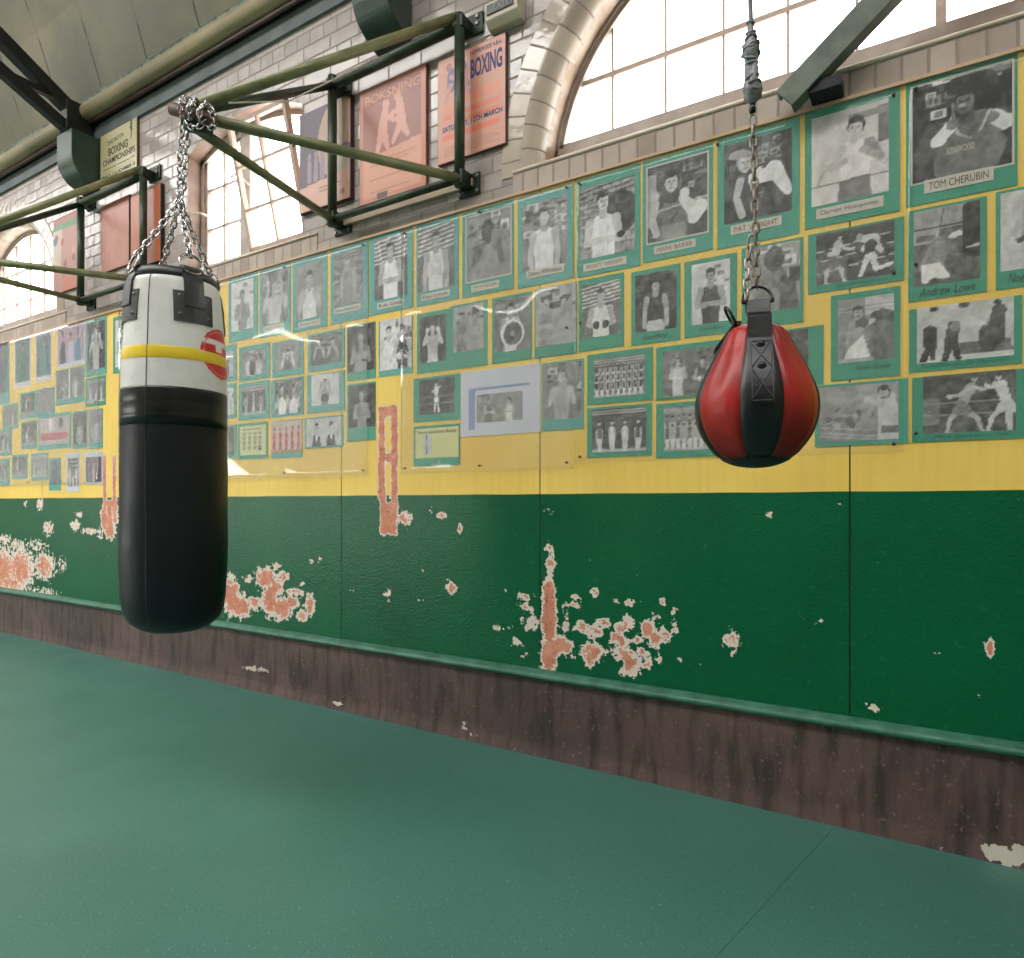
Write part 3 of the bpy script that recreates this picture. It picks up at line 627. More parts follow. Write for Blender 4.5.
def darren(P):
    P.c[:] = .78; P.rect(P.a*.88, .55, P.a, .95, .3); P.rect(P.a*.5, .86, P.a, .93, .45)
    P.poly([(.3, .22), (.28, .5), (.33, .62), (.42, .66), (.55, .6), (.6, .4), (.56, .22)], .9)
    P.poly([(.27, .0), (.28, .22), (.58, .24), (.6, 0)], .35); P.ropes([.215], .3, .012)
    P.cap(.31, .57, .18, .38, .05, .04, .7); P.cap(.18, .38, .33, .42, .04, .035, .72); P.ell(.34, .43, .04, .04, .66)
    P.cap(.58, .57, .68, .4, .06, .05, .45); P.cap(.68, .4, .55, .5, .045, .04, .55); P.ell(.52, .52, .04, .04, .6); P.cap(.12, .36, .05, .2, .02, .015, .6)
    P.head(.45, .78, 1.1, .75, .12, -.3); P.cap(.44, .69, .43, .64, .035, .04, .7)
def patw(P):
    P.c[:] = .2; P.clutter(16, .12, .5, .55, .13); P.rect(P.a*.85, .3, P.a, 1, .1)
    P.poly([(.12, 0), (.15, .35), (.25, .5), (.45, .48), (.6, .3), (.62, 0)], .16); P.ell(.45, .28, .03, .03, .6); P.ell(.45, .28, .02, .02, .16)
    P.cap(.2, .5, .15, .3, .05, .04, .75); P.cap(.15, .3, .22, .08, .04, .05, .72)
    P.cap(.36, .5, .6, .52, .07, .1, .9); P.cap(.6, .56, .76, .26, .1, .055, .92); P.cap(.42, .58, .36, .5, .05, .04, .85)
    P.head(.25, .73, 1.25, .75, .55, .4); P.ell(.18, .84, .12, .06, .6)
def baker(P):
    P.c[:] = .17; P.clutter(14, .1, .5, .5, .16); P.rect(0, .2, .12, .9, .5)
    P.poly([(.12, 0), (.14, .35), (.22, .48), (.5, .46), (.55, .25), (.52, 0)], .35); P.ropes([.42], .62, .016, .1); P.rect(.2, .0, .5, .2, .45)
    P.cap(.1, .5, .07, .3, .06, .05, .62); P.cap(.07, .28, .12, .1, .05, .05, .7); P.ell(.1, .6, .06, .07, .66)
    P.cap(.48, .5, .62, .3, .06, .09, .85); P.cap(.7, .34, .62, .22, .1, .08, .88); P.ell(.5, .56, .07, .07, .82)
    P.head(.33, .75, 1.3, .68, .08, -.1)
def wright(P):
    P.c[:] = .3; P.bricks(.4, .62, 0, .07); P.ell(.6, .55, .28, .3, .1); P.ropes([.97, .9, .83], .15, .012, .1)
    P.bust(.36, .76, 1.2, .75, .88, .1, None, 'fold', .2); P.ell(.62, .25, .06, .05, .1)
def knock(P):
    P.c[:] = .16; P.rect(0, 0, P.a*.4, .5, .28); P.ropes([.30, .52, .72], .65, .010, .12)
    P.man(.3, -.02, .98, .72, None, .35, .12, .10, (-.14, .2), (.26, -.16), (-.17, -.2), .7, .85)
    P.cap(1.0, .72, .82, .76, .1, .07, .8); P.ell(.76, .8, .06, .07, .55); P.cap(1.0, .7, 1.12, .48, .08, .05, .7); P.cap(.9, .68, .82, .55, .04, .04, .78)
    P.cap(.95, .62, .92, .44, .1, .1, .12); P.cap(.9, .4, .8, .12, .06, .035, .82); P.cap(.98, .42, 1.04, .16, .06, .05, .8); P.cap(1.04, .15, 1.3, .2, .045, .03, .85); P.ell(.78, .06, .05, .03, .9)
def bagwork(P):
    P.c[:] = .25; P.rect(0, .72, P.a, 1, .5); P.rect(0, .55, .28, .72, .55); P.rect(.03, .58, .24, .66, .3); P.ropes([.75], .1, .012, .0); P.cap(.34, .98, .3, .76, .008, .008, .2)
    P.cap(.66, .92, .68, .42, .12, .14, .1); P.cap(.55, 1, .6, .9, .008, .008, .1); P.cap(.75, 1, .72, .9, .008, .008, .1); P.rect(.55, .36, P.a, .45, .1); P.cap(.6, .42, .74, .44, .014, .014, .7)
    P.cap(.3, .5, .2, .25, .12, .13, .4); P.ell(.4, .62, .08, .09, .3); P.cap(.34, .5, .46, .38, .06, .05, .38); P.cap(.42, .6, .5, .62, .03, .04, .85)
    P.poly([(.08, .27), (.3, .27), (.42, .08), (.3, .04), (.1, .02)], .9); P.ell(.24, .05, .08, .03, .2)
def standing(P):
    P.c[:] = .72; P.ell(.34, .83, .07, .09, .12); P.ell(.35, .8, .055, .07, .35); P.cap(.35, .68, .33, .4, .12, .13, .5); P.cap(.2, .6, .12, .4, .04, .04, .6)
    P.poly([(.1, .32), (.5, .38), (.5, .5), (.3, .45), (.1, .36)], .12); P.cap(.28, .3, .27, .02, .07, .06, .68); P.cap(.42, .3, .43, .02, .07, .06, .7); P.cap(.12, .4, .14, .28, .035, .03, .75)
def pairs(P):
    P.c[:] = .72; P.rect(0, 0, P.a, .12, .8); P.rect(.55, .1, P.a, .3, .3)
    P.cap(.18, .82, .2, .62, .05, .1, .72); P.ell(.26, .95, .06, .05, .15); P.cap(.2, .55, .2, .2, .11, .09, .16); P.cap(.2, .3, .1, .06, .06, .06, .14); P.cap(.22, .3, .24, .08, .06, .05, .14)
    P.cap(.55, .62, .52, .3, .09, .11, .17); P.ell(.58, .6, .08, .1, .4); P.cap(.5, .3, .42, .02, .06, .05, .13); P.cap(.55, .3, .62, .04, .06, .05, .13); P.ell(.7, .96, .08, .06, .25)
    P.cap(1.05, .45, 1.05, .2, .13, .12, .2); P.ell(1.07, .6, .06, .08, .5); P.cap(1.2, .8, 1.15, .35, .1, .14, .17); P.ell(1.18, .93, .05, .06, .14); P.cap(1.4, .85, 1.38, .6, .06, .08, .75); P.cap(1.36, .55, 1.42, .2, .07, .045, .68); P.cap(1.58, .7, 1.6, .25, .12, .14, .17)
    P.cap(1.05, .5, .95, .3, .05, .05, .2)
def scrap(P):
    P.c[:] = .2; P.clutter(10, .1, .35, .1, .2); P.rect(0, .15, .25, .6, .36); P.ropes([.52, .3], .45, .008)
    P.man(.55, -.02, 1.0, .68, .55, .38, .15, .14, (-.2, .3), (.34, -.02), (-.3, -.16), .75, .7)
    P.man(1.18, -.02, 1.0, .8, .8, .82, .12, -.08, (-.26, .3), (-.26, .02), (-.12, .08), .15, .8); P.cap(1.45, .7, 1.6, .35, .07, .05, .85); P.cap(1.2, .3, 1.22, .02, .05, .04, .8); P.ropes([], .5)
def speedbag(P):
    P.c[:] = .42; P.rect(.38, .72, P.a, 1, .7); P.ropes([.8, .87, .94], .55, .006); P.ell(.62, .68, .17, .1, .2); P.rect(.5, 0, P.a, .6, .3)
    P.cap(.26, .55, .24, .3, .12, .13, .55); P.head(.28, .77, 1.0, .6, .15, .4); P.cap(.34, .58, .5, .62, .04, .035, .7); P.ell(.34, .6, .09, .08, .25); P.ell(.3, .5, .06, .05, .6)
    P.poly([(.08, .04), (.14, .2), (.36, .42), (.46, .06)], .92); P.rect(0, 0, .5, .05, .6)
def ringside(P):
    P.c[:] = .42; P.rect(0, .7, P.a, 1, .48)
    for i in range(26): P.ell(.1+P.r.rand()*.75, .25+P.r.rand()*.35, .05, .06, .2+P.r.rand()*.4)
    P.ropes([.1, .2, .04], .6, .012, -.1); P.cap(P.a*.86, .72, P.a*.9, .1, .14, .2, .72); P.cap(P.a*.8, .6, P.a*.62, .72, .05, .06, .66); P.head(P.a*.83, .82, 1.2, .6, .12, -.6); P.rect(P.a*.8, .12, P.a, .24, .3)
def hooded(P):
    P.c[:] = .5; P.clutter(6, .5, .85, .5, .2); P.cap(.4, .5, .35, .0, .2, .3, .4); P.ell(.42, .78, .15, .19, .22); P.ell(.48, .75, .075, .1, .14); P.cap(.6, .4, .62, .05, .12, .14, .26); P.ell(.68, .52, .08, .08, .75); P.cap(.3, .45, .6, .3, .06, .06, .36); P.rect(P.a*.8, .4, P.a, .6, .2)
def cup(P):
    P.c[:] = .3; P.clutter(8, .2, .6, .6); P.bust(P.a*.45, .8, .95, .6, .8, .1, None, 'fold', 0); P.ell(P.a*.5, .33, .26, .26, .85); P.ell(P.a*.52, .32, .21, .22, .22); P.ell(P.a*.5, .33, .06, .06, .5)
def two(P, k=.8, sk=.65, tops=(.7, .25), hair=.1, gl=None, pose='fold', bgc=.4):
    P.c[:] = bgc; P.clutter(8, .15, .7, .5); P.bust(P.a*.28, .76, k, sk, tops[0], hair, gl, pose); P.bust(P.a*.72, .72, k, sk*.95, tops[1], hair, gl, pose)
def teamy(n, rows=1, bgc=.2, tops=(.75, .3), k=.62, y=.08):
    def f(P):
        P.c[:] = bgc; P.ropes([.95, .88], .6, .012); P.rect(0, 0, P.a, .06, .6)
        for r in range(rows): P.team(n, y+(rows-1-r)*.2, k, .6, tops)
    return f
def fightp(lean=.1, bgc=.14):
    def f(P):
        P.c[:] = bgc; P.clutter(6, .08, .3, .4); P.ropes([.4, .55, .7], .5, .008); P.rect(0, 0, P.a, .14, .5)
        P.man(P.a*.34, .06, .85, .7, None, .8, .1, lean, (-.1, .14), (.22, .02), (.1, .06)); P.man(P.a*.66, .06, .85, .55, .2, .2, .1, -lean, (-.14, .1), (-.22, .0), (-.1, .05))
    return f
def clear_man(P): P.c[:] = .13; P.clutter(6, .1, .4, .1); P.man(P.a*.5, .05, .85, .85, .85, .9, .2, 0, (-.07, .1), (-.16, -.1), (.12, .03), .8, .8); P.ropes([.3, .5], .35, .007)
def rgbart(fn):
    def f(P):
        P.rgb = np.full((P.nz, P.nx, 3), .3); fn(P); return np.clip(P.rgb+(P.r.rand(P.nz, P.nx, 1)-.5)*.03, 0, 1)
    return f
def colour_group(P):
    P.put(P.u >= 0, np.array(hx('b095a5')))
    for i, (x, c, s) in enumerate(((.2, '2c3a48', 'a07060'), (.5, 'c0b8d0', '8a5a4a'), (.78, '3f86a8', '7a4a3c'))):
        P.cap(x*P.a*1.0, .45-.05*(i == 1), x*P.a, 0, .13, .15, np.array(hx(c))); P.ell(x*P.a, .76-.1*(i == 1), .06, .09, np.array(hx(s))); P.ell(x*P.a, .83-.1*(i == 1), .06, .04, np.array(hx('2a2020')))
def red_lads(P):
    P.put(P.u >= 0, np.array(hx('c9b0a8')))
    for r_ in range(3):
        for i in range(5): x = (i+.5)/5*P.a; y = .62-.26*r_; P.cap(x, y, x, y-.16, .06, .07, np.array(hx('c4604c'))); P.ell(x, y+.12, .045, .06, np.array(hx('c09078'))); P.ell(x, y+.16, .045, .03, np.array(hx('3a2c28')))
    P.rect(0, 0, P.a, .1, np.array(hx('a08a60')))
def tall_colour(c1, c2):
    def f(P):
        P.put(P.u >= 0, np.array(hx('56707a')))
        for _ in range(14): x, y = P.r.rand()*P.a, P.r.rand(); P.rect(x, y, x+.12, y+.1, np.array(hx('3c4a5a'))*(.6+P.r.rand()))
        P.cap(P.a*.5, .6, P.a*.5, .1, .12, .16, np.array(hx(c1))); P.ell(P.a*.5, .78, .07, .09, np.array(hx('a07a68'))); P.ell(P.a*.5, .85, .07, .04, np.array(hx('2a2a2c'))); P.cap(P.a*.5, .3, P.a*.5, 0, .12, .14, np.array(hx(c2)))
    return f
def suits(P):
    P.c[:] = .68
    for x in (.3, .72):
        P.poly([(P.a*x-.24, 0), (P.a*x-.18, .36), (P.a*x, .42), (P.a*x+.18, .36), (P.a*x+.24, 0)], .14); P.poly([(P.a*x-.06, .4), (P.a*x+.06, .4), (P.a*x, .05)], .9); P.cap(P.a*x, .36, P.a*x, .12, .014, .02, .12)
        P.head(P.a*x, .68, 1.5, .62, .06)
def clipping(P):
    P.c[:] = .7; P.rect(.28*P.a, .05, .52*P.a, .95, .25); P.ell(.4*P.a, .6, .1, .14, .6)
TH = {}
def notice(P):
    P.rgb = np.full((P.nz, P.nx, 3), 0.0); P.rgb[:] = hx('cfcf98')
    for i in range(4): x = .12+.2*i; P.rect(x*P.a, .15, (x+.12)*P.a, .78, np.array(hx('8c9278'))); 
    for j in range(12): P.rect(0, .16+.055*j, P.a, .178+.055*j, np.array(hx('cfcf98')))
    P.rect(.15*P.a, .86, .8*P.a, .9, np.array(hx('6c7460'))); P.rect(.72*P.a, .15, .84*P.a, .3, np.array(hx('4a5048'))); return P.rgb
def legs_pic(P): P.c[:] = .6; P.cap(.5*P.a, .6, .42*P.a, .0, .12, .1, .2); P.ell(.5*P.a, .8, .08, .1, .5); P.cap(.6*P.a, .5, .8*P.a, .3, .05, .04, .7)

def photos():
    # top row, from the right
    photo(906,1017.5,62,196.5,912.6,1012,75,174, cherubin, 'large photograph of a boxer in a vest with raised bandaged fists, rightmost in top row', ('TOM CHERUBIN',924,993.5,174,187.5,'box'), 1, style='edge')
    photo(805,899.8,99.5,220.5,811.8,888.8,109,199.5, darren, 'pale photograph of a slim man in a white shirt, beneath the grey green brace', ('Darren Humphries',816.4,883.7,203,213.5,'box'), 1, tint=(1, .93, .93))
    photo(717.5,799.6,129,241.7,724.4,792,137.3,218, patw, 'photograph of a boxer thrusting a bare pale elbow forward, behind the hanging chain', ('PAT WRIGHT',731,782,221,230.5,'box'), 0)
    photo(642.8,713,153,256.5,648,707.7,161,237.8, baker, 'photograph of a dark haired boxer with one big fist, left of the chain', ('MARK BAKER',654.5,696,243,251,'box'), 0, style='edge')
    photo(577,640.4,172.5,272,580,635,182.7,255.4, wright, 'photograph of a boxer in white against bricks, under the big window corner', ('MONTY WRIGHT',584,627,260.5,268,'box'), 0)
    photo(518,573.8,192,283.5,522.4,567.4,200.9,268, G(bg='collage', skin=.7, top=.9, pose='down', glove=None, hair=.12, k=1.15, y=.78), 'photograph of a figure in a plain white tee shirt, above the curved glare', ('Dave Whittam',526.8,565,267.5,275.5,'box'), 2)
    photo(462.7,514,206.5,293.5,467,511,212.7,278, G(bg='collage', skin=.25, top=.45, pose='guard', glove=.35, hair=.05, k=1.15, y=.76), 'photograph of a dark skinned boxer, top row directly above the round shield picture', ('JOHN HILLIER',472,499.5,283,290,'box'), 0, style='edge')
    photo(416.8,459,220,303,418.5,454.7,226,289.5, G(bg='slats', skin=.6, top=.82, pose='down', glove=None, hair=.1, k=1.1, y=.8), 'photograph of a young man in a pale tee shirt, top row below the pink poster', ('Paul Lovett',422,450.7,292,298.5,'box'), 2)
    photo(370.3,413.4,232.5,311.6,375,407.6,236,298, G(bg='slats', skin=.6, top=.85, pose='fold', glove=None, hair=.15, k=1.1, y=.78, turn=-.5), 'photograph of a man in a cap and white tee shirt leaning sideways, top row', ('Rob Gibb',378,403.6,301,307.5,'box'), 2)
    photo(331.2,369,244.5,321,334.5,363,252,304.5, G(bg='brick', skin=.6, top=.4, pose='down', glove=None, hair=.35, k=.9, y=.8), 'washed out photograph of a person before bricks, fourth right of the tall bag', ('Ian Saxton',335,361.4,306,312,'box'), 2)
    photo(293,327.4,255,330,297,323.5,264,318, G(bg='mid', skin=.6, top=.85, pose='guard', glove=None, hair=.08, k=1.25, y=.74), 'photograph of a dark haired lad in white, top row, third from the tall bag', ('Steve Ray',299,321,321,326.5,'box'), 2)
    photo(260,291,265,335.5,262.8,288,271,323.5, G(bg='collage', skin=.65, top=.72, pose='high', glove=None, hair=.4, k=1.2, y=.72, turn=.4), 'photograph of a light haired boxer, top row, second from the tall bag', ('Lee Carr',264.5,284.7,325,330.5,'box'), 2)
    photo(229,258,275,340,232,254,281,330, G(bg='light', skin=.5, top=.4, pose='fold', glove=None, hair=.2, k=1.0, y=.7), 'faded photograph of a crouching figure at the very edge of the tall bag, top row', None, 2)
    # second row
    photo(808,904.3,226,287.5,816.4,894.3,228,280, knock, 'photograph of a bout where one boxer kneels at the ropes', ('Steve and Ian Johnson',835,888,280.5,285,'blue'), 1)
    photo(908,986.8,204,297,913.6,980,206.5,283, bagwork, 'photograph of a boxer in white shorts crouching beside a heavy bag', ('Andrew Lowe',919,976,285,294,'ink'), 1)
    photo(995.7,1062,186,286,1000.4,1056,189,268, standing, 'photograph of a dark haired person with a dark sash, cut by the right edge', ('Noel Grant',1008,1050,271,281,'ink'), 1)
    photo(909,1022.3,302.5,368,917,1013.8,302.5,359.6, pairs, 'wide photograph of figures leaping and crouching on pale ground', ('Tom Dawson, Jim Moncrieff',921,1010,361,366,'blue'), 1)
    photo(912,1032,373,440,923,1015.6,373,432, scrap, 'wide photograph of two boxers trading blows, lowest at the right end', ('Mark Spencer v. Cox',934,1010,433.5,438,'blue'), 1)
    photo(831,900.3,291,378.5,838,894,297.3,361, speedbag, 'photograph of a boxer in white shorts beside a round punch ball', ('Kevin Doyle',856,890,364,371,'ink'), 1)
    photo(815,908,382,445,819.5,898.5,385,440.6, ringside, 'greyish photograph of a boxer leaning over a crowded ringside, low right of the red bag', None, 0)
    photo(745,823.6,330,388,755,808.5,332,376, G(bg='dark', skin=.55, pose='jab', k=.9), 'photograph mostly hidden behind the red bag, only its right side showing', None, 1)
    photo(741.7,803.5,243,326,746,800,245,311, hooded, 'photograph of a figure in a dark hood, just behind the chain above the red bag', None, 1)
    photo(684.6,737,257.5,335,692,730.3,262,323, G(bg='light', skin=.55, top=.15, pose='fold', glove=None, hair=.1, k=1.05, y=.78), 'photograph of a man in a dark vest with folded arms, above the red bag', ('Gary Hunt',700,724,326,331,'ink'), 1)
    photo(631.5,680.5,268,343,635.6,677,272.5,330.6, G(bg='dark', skin=.6, top=.16, pose='down', glove=None, hair=.1, k=1.0, y=.78, trunks=.7), 'photograph of a boxer in a dark vest, arms hanging, under the one big fist', ('Dean Marsh',643,668,334,339,'ink'), 1)
    photo(579,624,276.6,349.3,582.5,620.7,282.8,336.4, G(bg='slats', skin=.65, top=.85, pose='low', glove=.12, hair=.15, k=1.15, y=.76), 'photograph of a lad in white holding two dark gloves low in front of him', None, 1)
    photo(534.8,577.2,286,356,536,576.5,286.5,344.6, lambda P: two(P, .95, .6, (.45, .55), .15, None, 'fold', .55), 'photograph of two smiling people crossed by a bright curved glare', None, 1)
    photo(492.4,532,295,361.6,495,531,298,350.7, cup, 'photograph of a lad holding a big round shield', None, 1)
    photo(450,487.6,303,367.5,454,484,305,350.7, lambda P: two(P, 1.0, .5, (.35, .5), .2, None, 'fold', .5), 'dim photograph of two figures bent together, left of the big round shield picture', None, 1)
    photo(417.3,450.6,311.5,372,420.5,446.3,316,362, G(bg='dark', skin=.72, top=.65, pose='high', glove=.8, hair=.2, k=.95, trunks=.8), 'narrow photograph of a pale boxer against a dark curtain, second row', None, 1)
    photo(379,413,318.5,375,380.7,412,318.5,369, lambda P: two(P, 1.0, .72, (.85, .2), .15, .8, 'low', .8), 'bright photograph of a seated boxer and his second, right above the bared strip', None, 2)
    photo(347.4,375.6,324,379.6,348,375,325,371, G(bg='dark', skin=.5, top=.45, pose='guard', glove=.2, hair=.15, k=1.2), 'grey photograph of a boxer, upper of the two left of the bared strip', None, 0)
    photo(308.3,345,331.5,370,311.4,342,333.5,364, lambda P: two(P, 1.1, .6, (.25, .3), .1, .5, 'guard', .25), 'small photograph of two faces close together, third column right of the tall bag', None, 2)
    photo(272.5,304,340,376,276,301,342,369.7, G(bg='mid', skin=.7, top=.25, pose='high', glove=.7, k=1.3, y=.6), 'small photograph of a boxer lunging, second column right of the tall bag', None, 2)
    photo(239.6,270.3,345,380,242.5,266,350,375, lambda P: (two(P, 1.0, .65, (.75, .7)), P.ell(P.a*.45, .3, .2, .28, .15))[1], 'photograph of two children behind a dark round ball, first column beside the tall bag', None, 2)
    photo(222,236.7,345,382,223,234,352,377, legs_pic, 'photograph half hidden behind the tall bag, topmost of three in that narrow column', None, 2)
    photo(271,304,378.5,416.5,275.4,301.8,380,413.6, lambda P: two(P, 1.2, .65, (.9, .85), .05, .3, 'guard', .3), 'small photograph of two lads in white vests, middle of the second column', None, 2)
    photo(239,269.6,382,419.4,242.5,266,386,414, teamy(3, 2, .25, (.3, .5), .6), 'small crowded team photograph above the pale printed list', None, 2)
    photo(222,236.7,384,418.7,223,234,388,415, G(bg='light', skin=.6, top=.8, pose='down', glove=None, hair=.05, k=1.0), 'photograph half hidden behind the tall bag, middle of the narrow column', None, 2)
    photo(307.5,345,373,412,312,339.6,374,405, lambda P: (G(bg='light', skin=.6, top=.5, pose='high', glove=.4, hair=.2, k=1.1, y=.72)(P), P.ell(P.a*.5, .22, .18, .14, .15))[1], 'small photograph of a lad with raised arms and a dark ball beneath them', None, 2)
    photo(347.4,375.6,383,440.7,349,375.6,385,427.4, G(bg='dark', skin=.5, top=.42, pose='low', glove=None, hair=.3, k=1.1, y=.76), 'grey photograph of a seated pale figure, directly left of the bared strip, lower one', None, 0)
    photo(238,268,422.7,458.9,240.5,266.5,425.5,455, notice, 'pale yellow printed list in a green border', None, 1, name='mounted_list')
    photo(271.8,302.5,420,458,271.8,302.5,421,453, rgbart(red_lads), 'reddish colour photograph of a squad in red, low right of the pale printed list', None, 2)
    photo(305,343.5,416.4,447.7,307,341.5,418,446, suits, 'photograph of two men in dark suits and ties', None, 2)
    photo(222,236.7,425,459,223,234.5,427,455, G(bg='dark', skin=.35, top=.5, k=1.0), 'photograph half hidden behind the tall bag, lowest of the narrow column', None, 2)
    photo(414,461,376,421,419.5,454.7,378.5,414, clear_man, 'photograph of a boxer all in white in a dark ring, right of the bared strip', None, 1)
    r = photo(414,460,425,466,424,432,434,455, clipping, 'yellowed newspaper cutting on green card, directly under the dark ring photograph', None, 1, name='newspaper_cutting')
    r['category'] = 'newspaper cutting'
    xa, xb = at(416, 300)[0], at(459, 300)[0]; z1, z0 = at(437.5, 427.7)[1], at(437.5, 457.6)[1]; ox, oz = r.location.x, r.location.z
    MB().box(xa-ox, xb-ox, -.0044, -.0036, z0-oz, z1-oz).build('newsprint', YPAP, r)
    for c in r.children:
        if c.name.startswith('print'): c.location.y = -.001
    text_mesh('Young Amateur Boxer', xa-ox+.01, xb-ox-.01, z1-oz-.035, z1-oz-.01, -.0048, INK, r)
    r = photo(461,540.5,368,434.5,477,523,393,421.4, lambda P: (two(P, .9, .65, (.3, .8), .15, None, 'fold', .45))and None, 'white printed sheet with a blue rule and a small wide photograph', None, 3, name='printed_sheet')
    ox, oz = r.location.x, r.location.z; bl = mat('pale_blue_ink', hx('8d9cc4'), .6, var=.05); xa, xb = at(469, 300)[0], at(530, 300)[0]; z = at(500, 387)[1]
    MB().box(xa-ox, xb-ox, -.0043, -.0036, z-oz-.006, z-oz+.006).box(xa-ox, xa-ox+.04, -.0041, -.0036, at(500, 428)[1]-oz, z-oz).build('blue_rule', bl, r)
    photo(542,584,361,430,543,582,363,418.7, G(bg='collage', skin=.65, top=.6, pose='guard', glove=None, hair=.3, k=1.1, y=.78), 'photograph of a fair boxer, directly right of the white sheet with a blue rule', None, 2)
    photo(587.4,653,351,402.7,594,644.7,356.5,396, teamy(9, 3, .3, (.2, .25), .5, .02), 'wide photograph of a large dark team in rows, above four standing boxers', None, 1)
    photo(587.4,652,405.6,456.6,592.4,646.4,408,451.5, teamy(4, 1, .2, (.35, .85, .8, .2), .78, .03), 'wide photograph of four boxers standing in a row under lights', None, 1)
    photo(656.4,724,343.5,398,663,719,349,395, lambda P: two(P, .8, .7, (.75, .3), .2, .85, 'low', .32), 'wide photograph of a boxer beside his corner men, right end behind the red bag', None, 1)
    photo(656.4,724,401.5,457,664,717,406,450, teamy(9, 2, .4, (.3, .6), .62, .05), 'pale crowded team photograph running behind the lower left of the red bag', None, 1)
    # beyond the tall bag, towards the far end
    photo(-9,9.5,341,405,-6,8,344,394, rgbart(tall_colour('3a4658', '4a5a70')), 'tall bluish photograph cut by the left edge of the picture', None, 2)
    photo(15,31,338,387,16,30,339,382, rgbart(tall_colour('3a7a58', '2f6a50')), 'tall photograph with a green figure under the far window, left one of the pair', None, 3)
    photo(36,51.5,331,381,37,51,332,376, rgbart(tall_colour('3c7a86', '3a8088')), 'tall photograph with a teal figure under the far window, right one of the pair', None, 3)
    photo(57.3,85.5,323,366,58.3,84.5,324,362, rgbart(colour_group), 'mauve colour photograph of three people, the middle one lower', None, 3)
    photo(56.3,84.5,368,404,57.5,83.5,369,398, lambda P: (two(P, .9, .55, (.45, .6), .2, .5, 'guard', .3), P.rect(P.a*.46, 0, P.a*.51, 1, .85))[1] , 'pair of grey boxer portraits sharing one card, under the mauve colour photograph', None, 2)
    photo(86,107,318.5,375.7,88,105.5,322,369, G(bg='dark', skin=.65, top=.6, pose='high', glove=.7, hair=.5, k=.9), 'tall photograph of a lad with raised hands, beside the far yellow strip', None, 2)
    photo(86,106,377,406,88,105,380,402, teamy(3, 1, .35, (.7, .4), .8), 'small team photograph directly under the tall raised hands photograph', None, 1)
    photo(113.5,134,315,372,116,131,319,366, G(bg='light', skin=.6, top=.6, k=1.0), 'photograph right of the yellow pilaster, mostly behind the tall bag', None, 1)
    photo(20.5,36.3,392,418.5,22.5,35,394,415, fightp(), 'small photograph of two boxers, left half of an abutting pair under the green figure', None, 2)
    photo(36.7,55,388,416,37.7,54,390,411, lambda P: two(P, .8, .4, (.4, .45), .25, None, 'fold', .42), 'small dull photograph, right half of an abutting pair under the teal figure', None, 2)
    photo(3,18.4,404,429,4,17,406,426, lambda P: two(P, .8, .45, (.35, .6), .2, None, 'down', .3), 'small dark photograph hanging left of the abutting pair at the far end', None, 2)
    photo(-6,12,430,456,-3,11,432,452, teamy(3, 1, .3, (.5, .7), .8), 'small photograph at the left picture edge, beneath a small dark one', None, 2)
    photo(21.5,37,421,449,23,36,423,445, fightp(.12), 'small photograph of two boxers in a clinch, left of the painted red and white reflection', None, 2)
    photo(38.5,71.5,413.5,449,40,70,417,444, rgbart(lambda P: (P.put(P.u >= 0, np.array(hx('b9aeb0'))), P.ell(.4*P.a, .75, .2, .25, np.array(hx('e2d4d2'))), P.cap(.1*P.a, .3, .9*P.a, .28, .14, .12, np.array(hx('c06068'))), P.ell(.72*P.a, .75, .2, .2, np.array(hx('6a6268'))))), 'wide photograph with a red and white reflection painted in, at the far end', None, 2)  # reflected red and white splash painted into the print
    photo(73,87.6,411,448.7,74,87,413,444, G(bg='dark', skin=.5, top=.5, pose='down', glove=None, k=.9), 'tall photograph of a pale standing figure, left of its mauve toned neighbour', None, 2)
    photo(89,103,409,448.7,90,102.5,411,442, G(bg='mid', skin=.55, top=.6, pose='down', glove=None, k=.9), 'tall mauve toned photograph of a standing figure, beside the yellow pilaster', None, 2, tint=(1, .9, 1.05))
    photo(12.5,28,454.5,479,13.5,26.5,457,476, fightp(.02, .2), 'small photograph of a pale and dark pair, lowest row near the left edge', None, 2)
    photo(-6,10,459,485.5,-4,8,462,481, teamy(3, 1, .3), 'small pale photograph at the bottom left corner of the display', None, 2)
    photo(31.5,48.5,453,480.5,32.5,48,455,477, teamy(4, 2, .4, (.6, .4), .6), 'small greyish team photograph left of the blue footed one', None, 2)
    photo(49.5,61,458,490.5,51,60,461,484, rgbart(tall_colour('55606a', '3c4450')), 'narrow photograph with a bright blue foot, lowest of the far end', None, 2)
    photo(66.5,80,453,491.5,68.5,79,458,487, teamy(3, 1, .2, (.7, .3), .8), 'narrow photograph in a white frame, in the bottom row at the far end', None, 3)
    photo(85,103,452,484.5,86.5,102,457,482, rgbart(lambda P: (P.put(P.u >= 0, np.array(hx('5a4a58'))), [P.cap(x*P.a, .5, x*P.a, .1, .1, .11, np.array(hx(c))) for x, c in ((.2, '6a5a68'), (.5, 'b89aa0'), (.8, '4a4050'))], [P.ell(x*P.a, .72, .07, .09, np.array(hx('b07a70'))) for x in (.2, .5, .8)])), 'dark reddish photograph of three people, bottom row beside the yellow pilaster', None, 3)
photos()
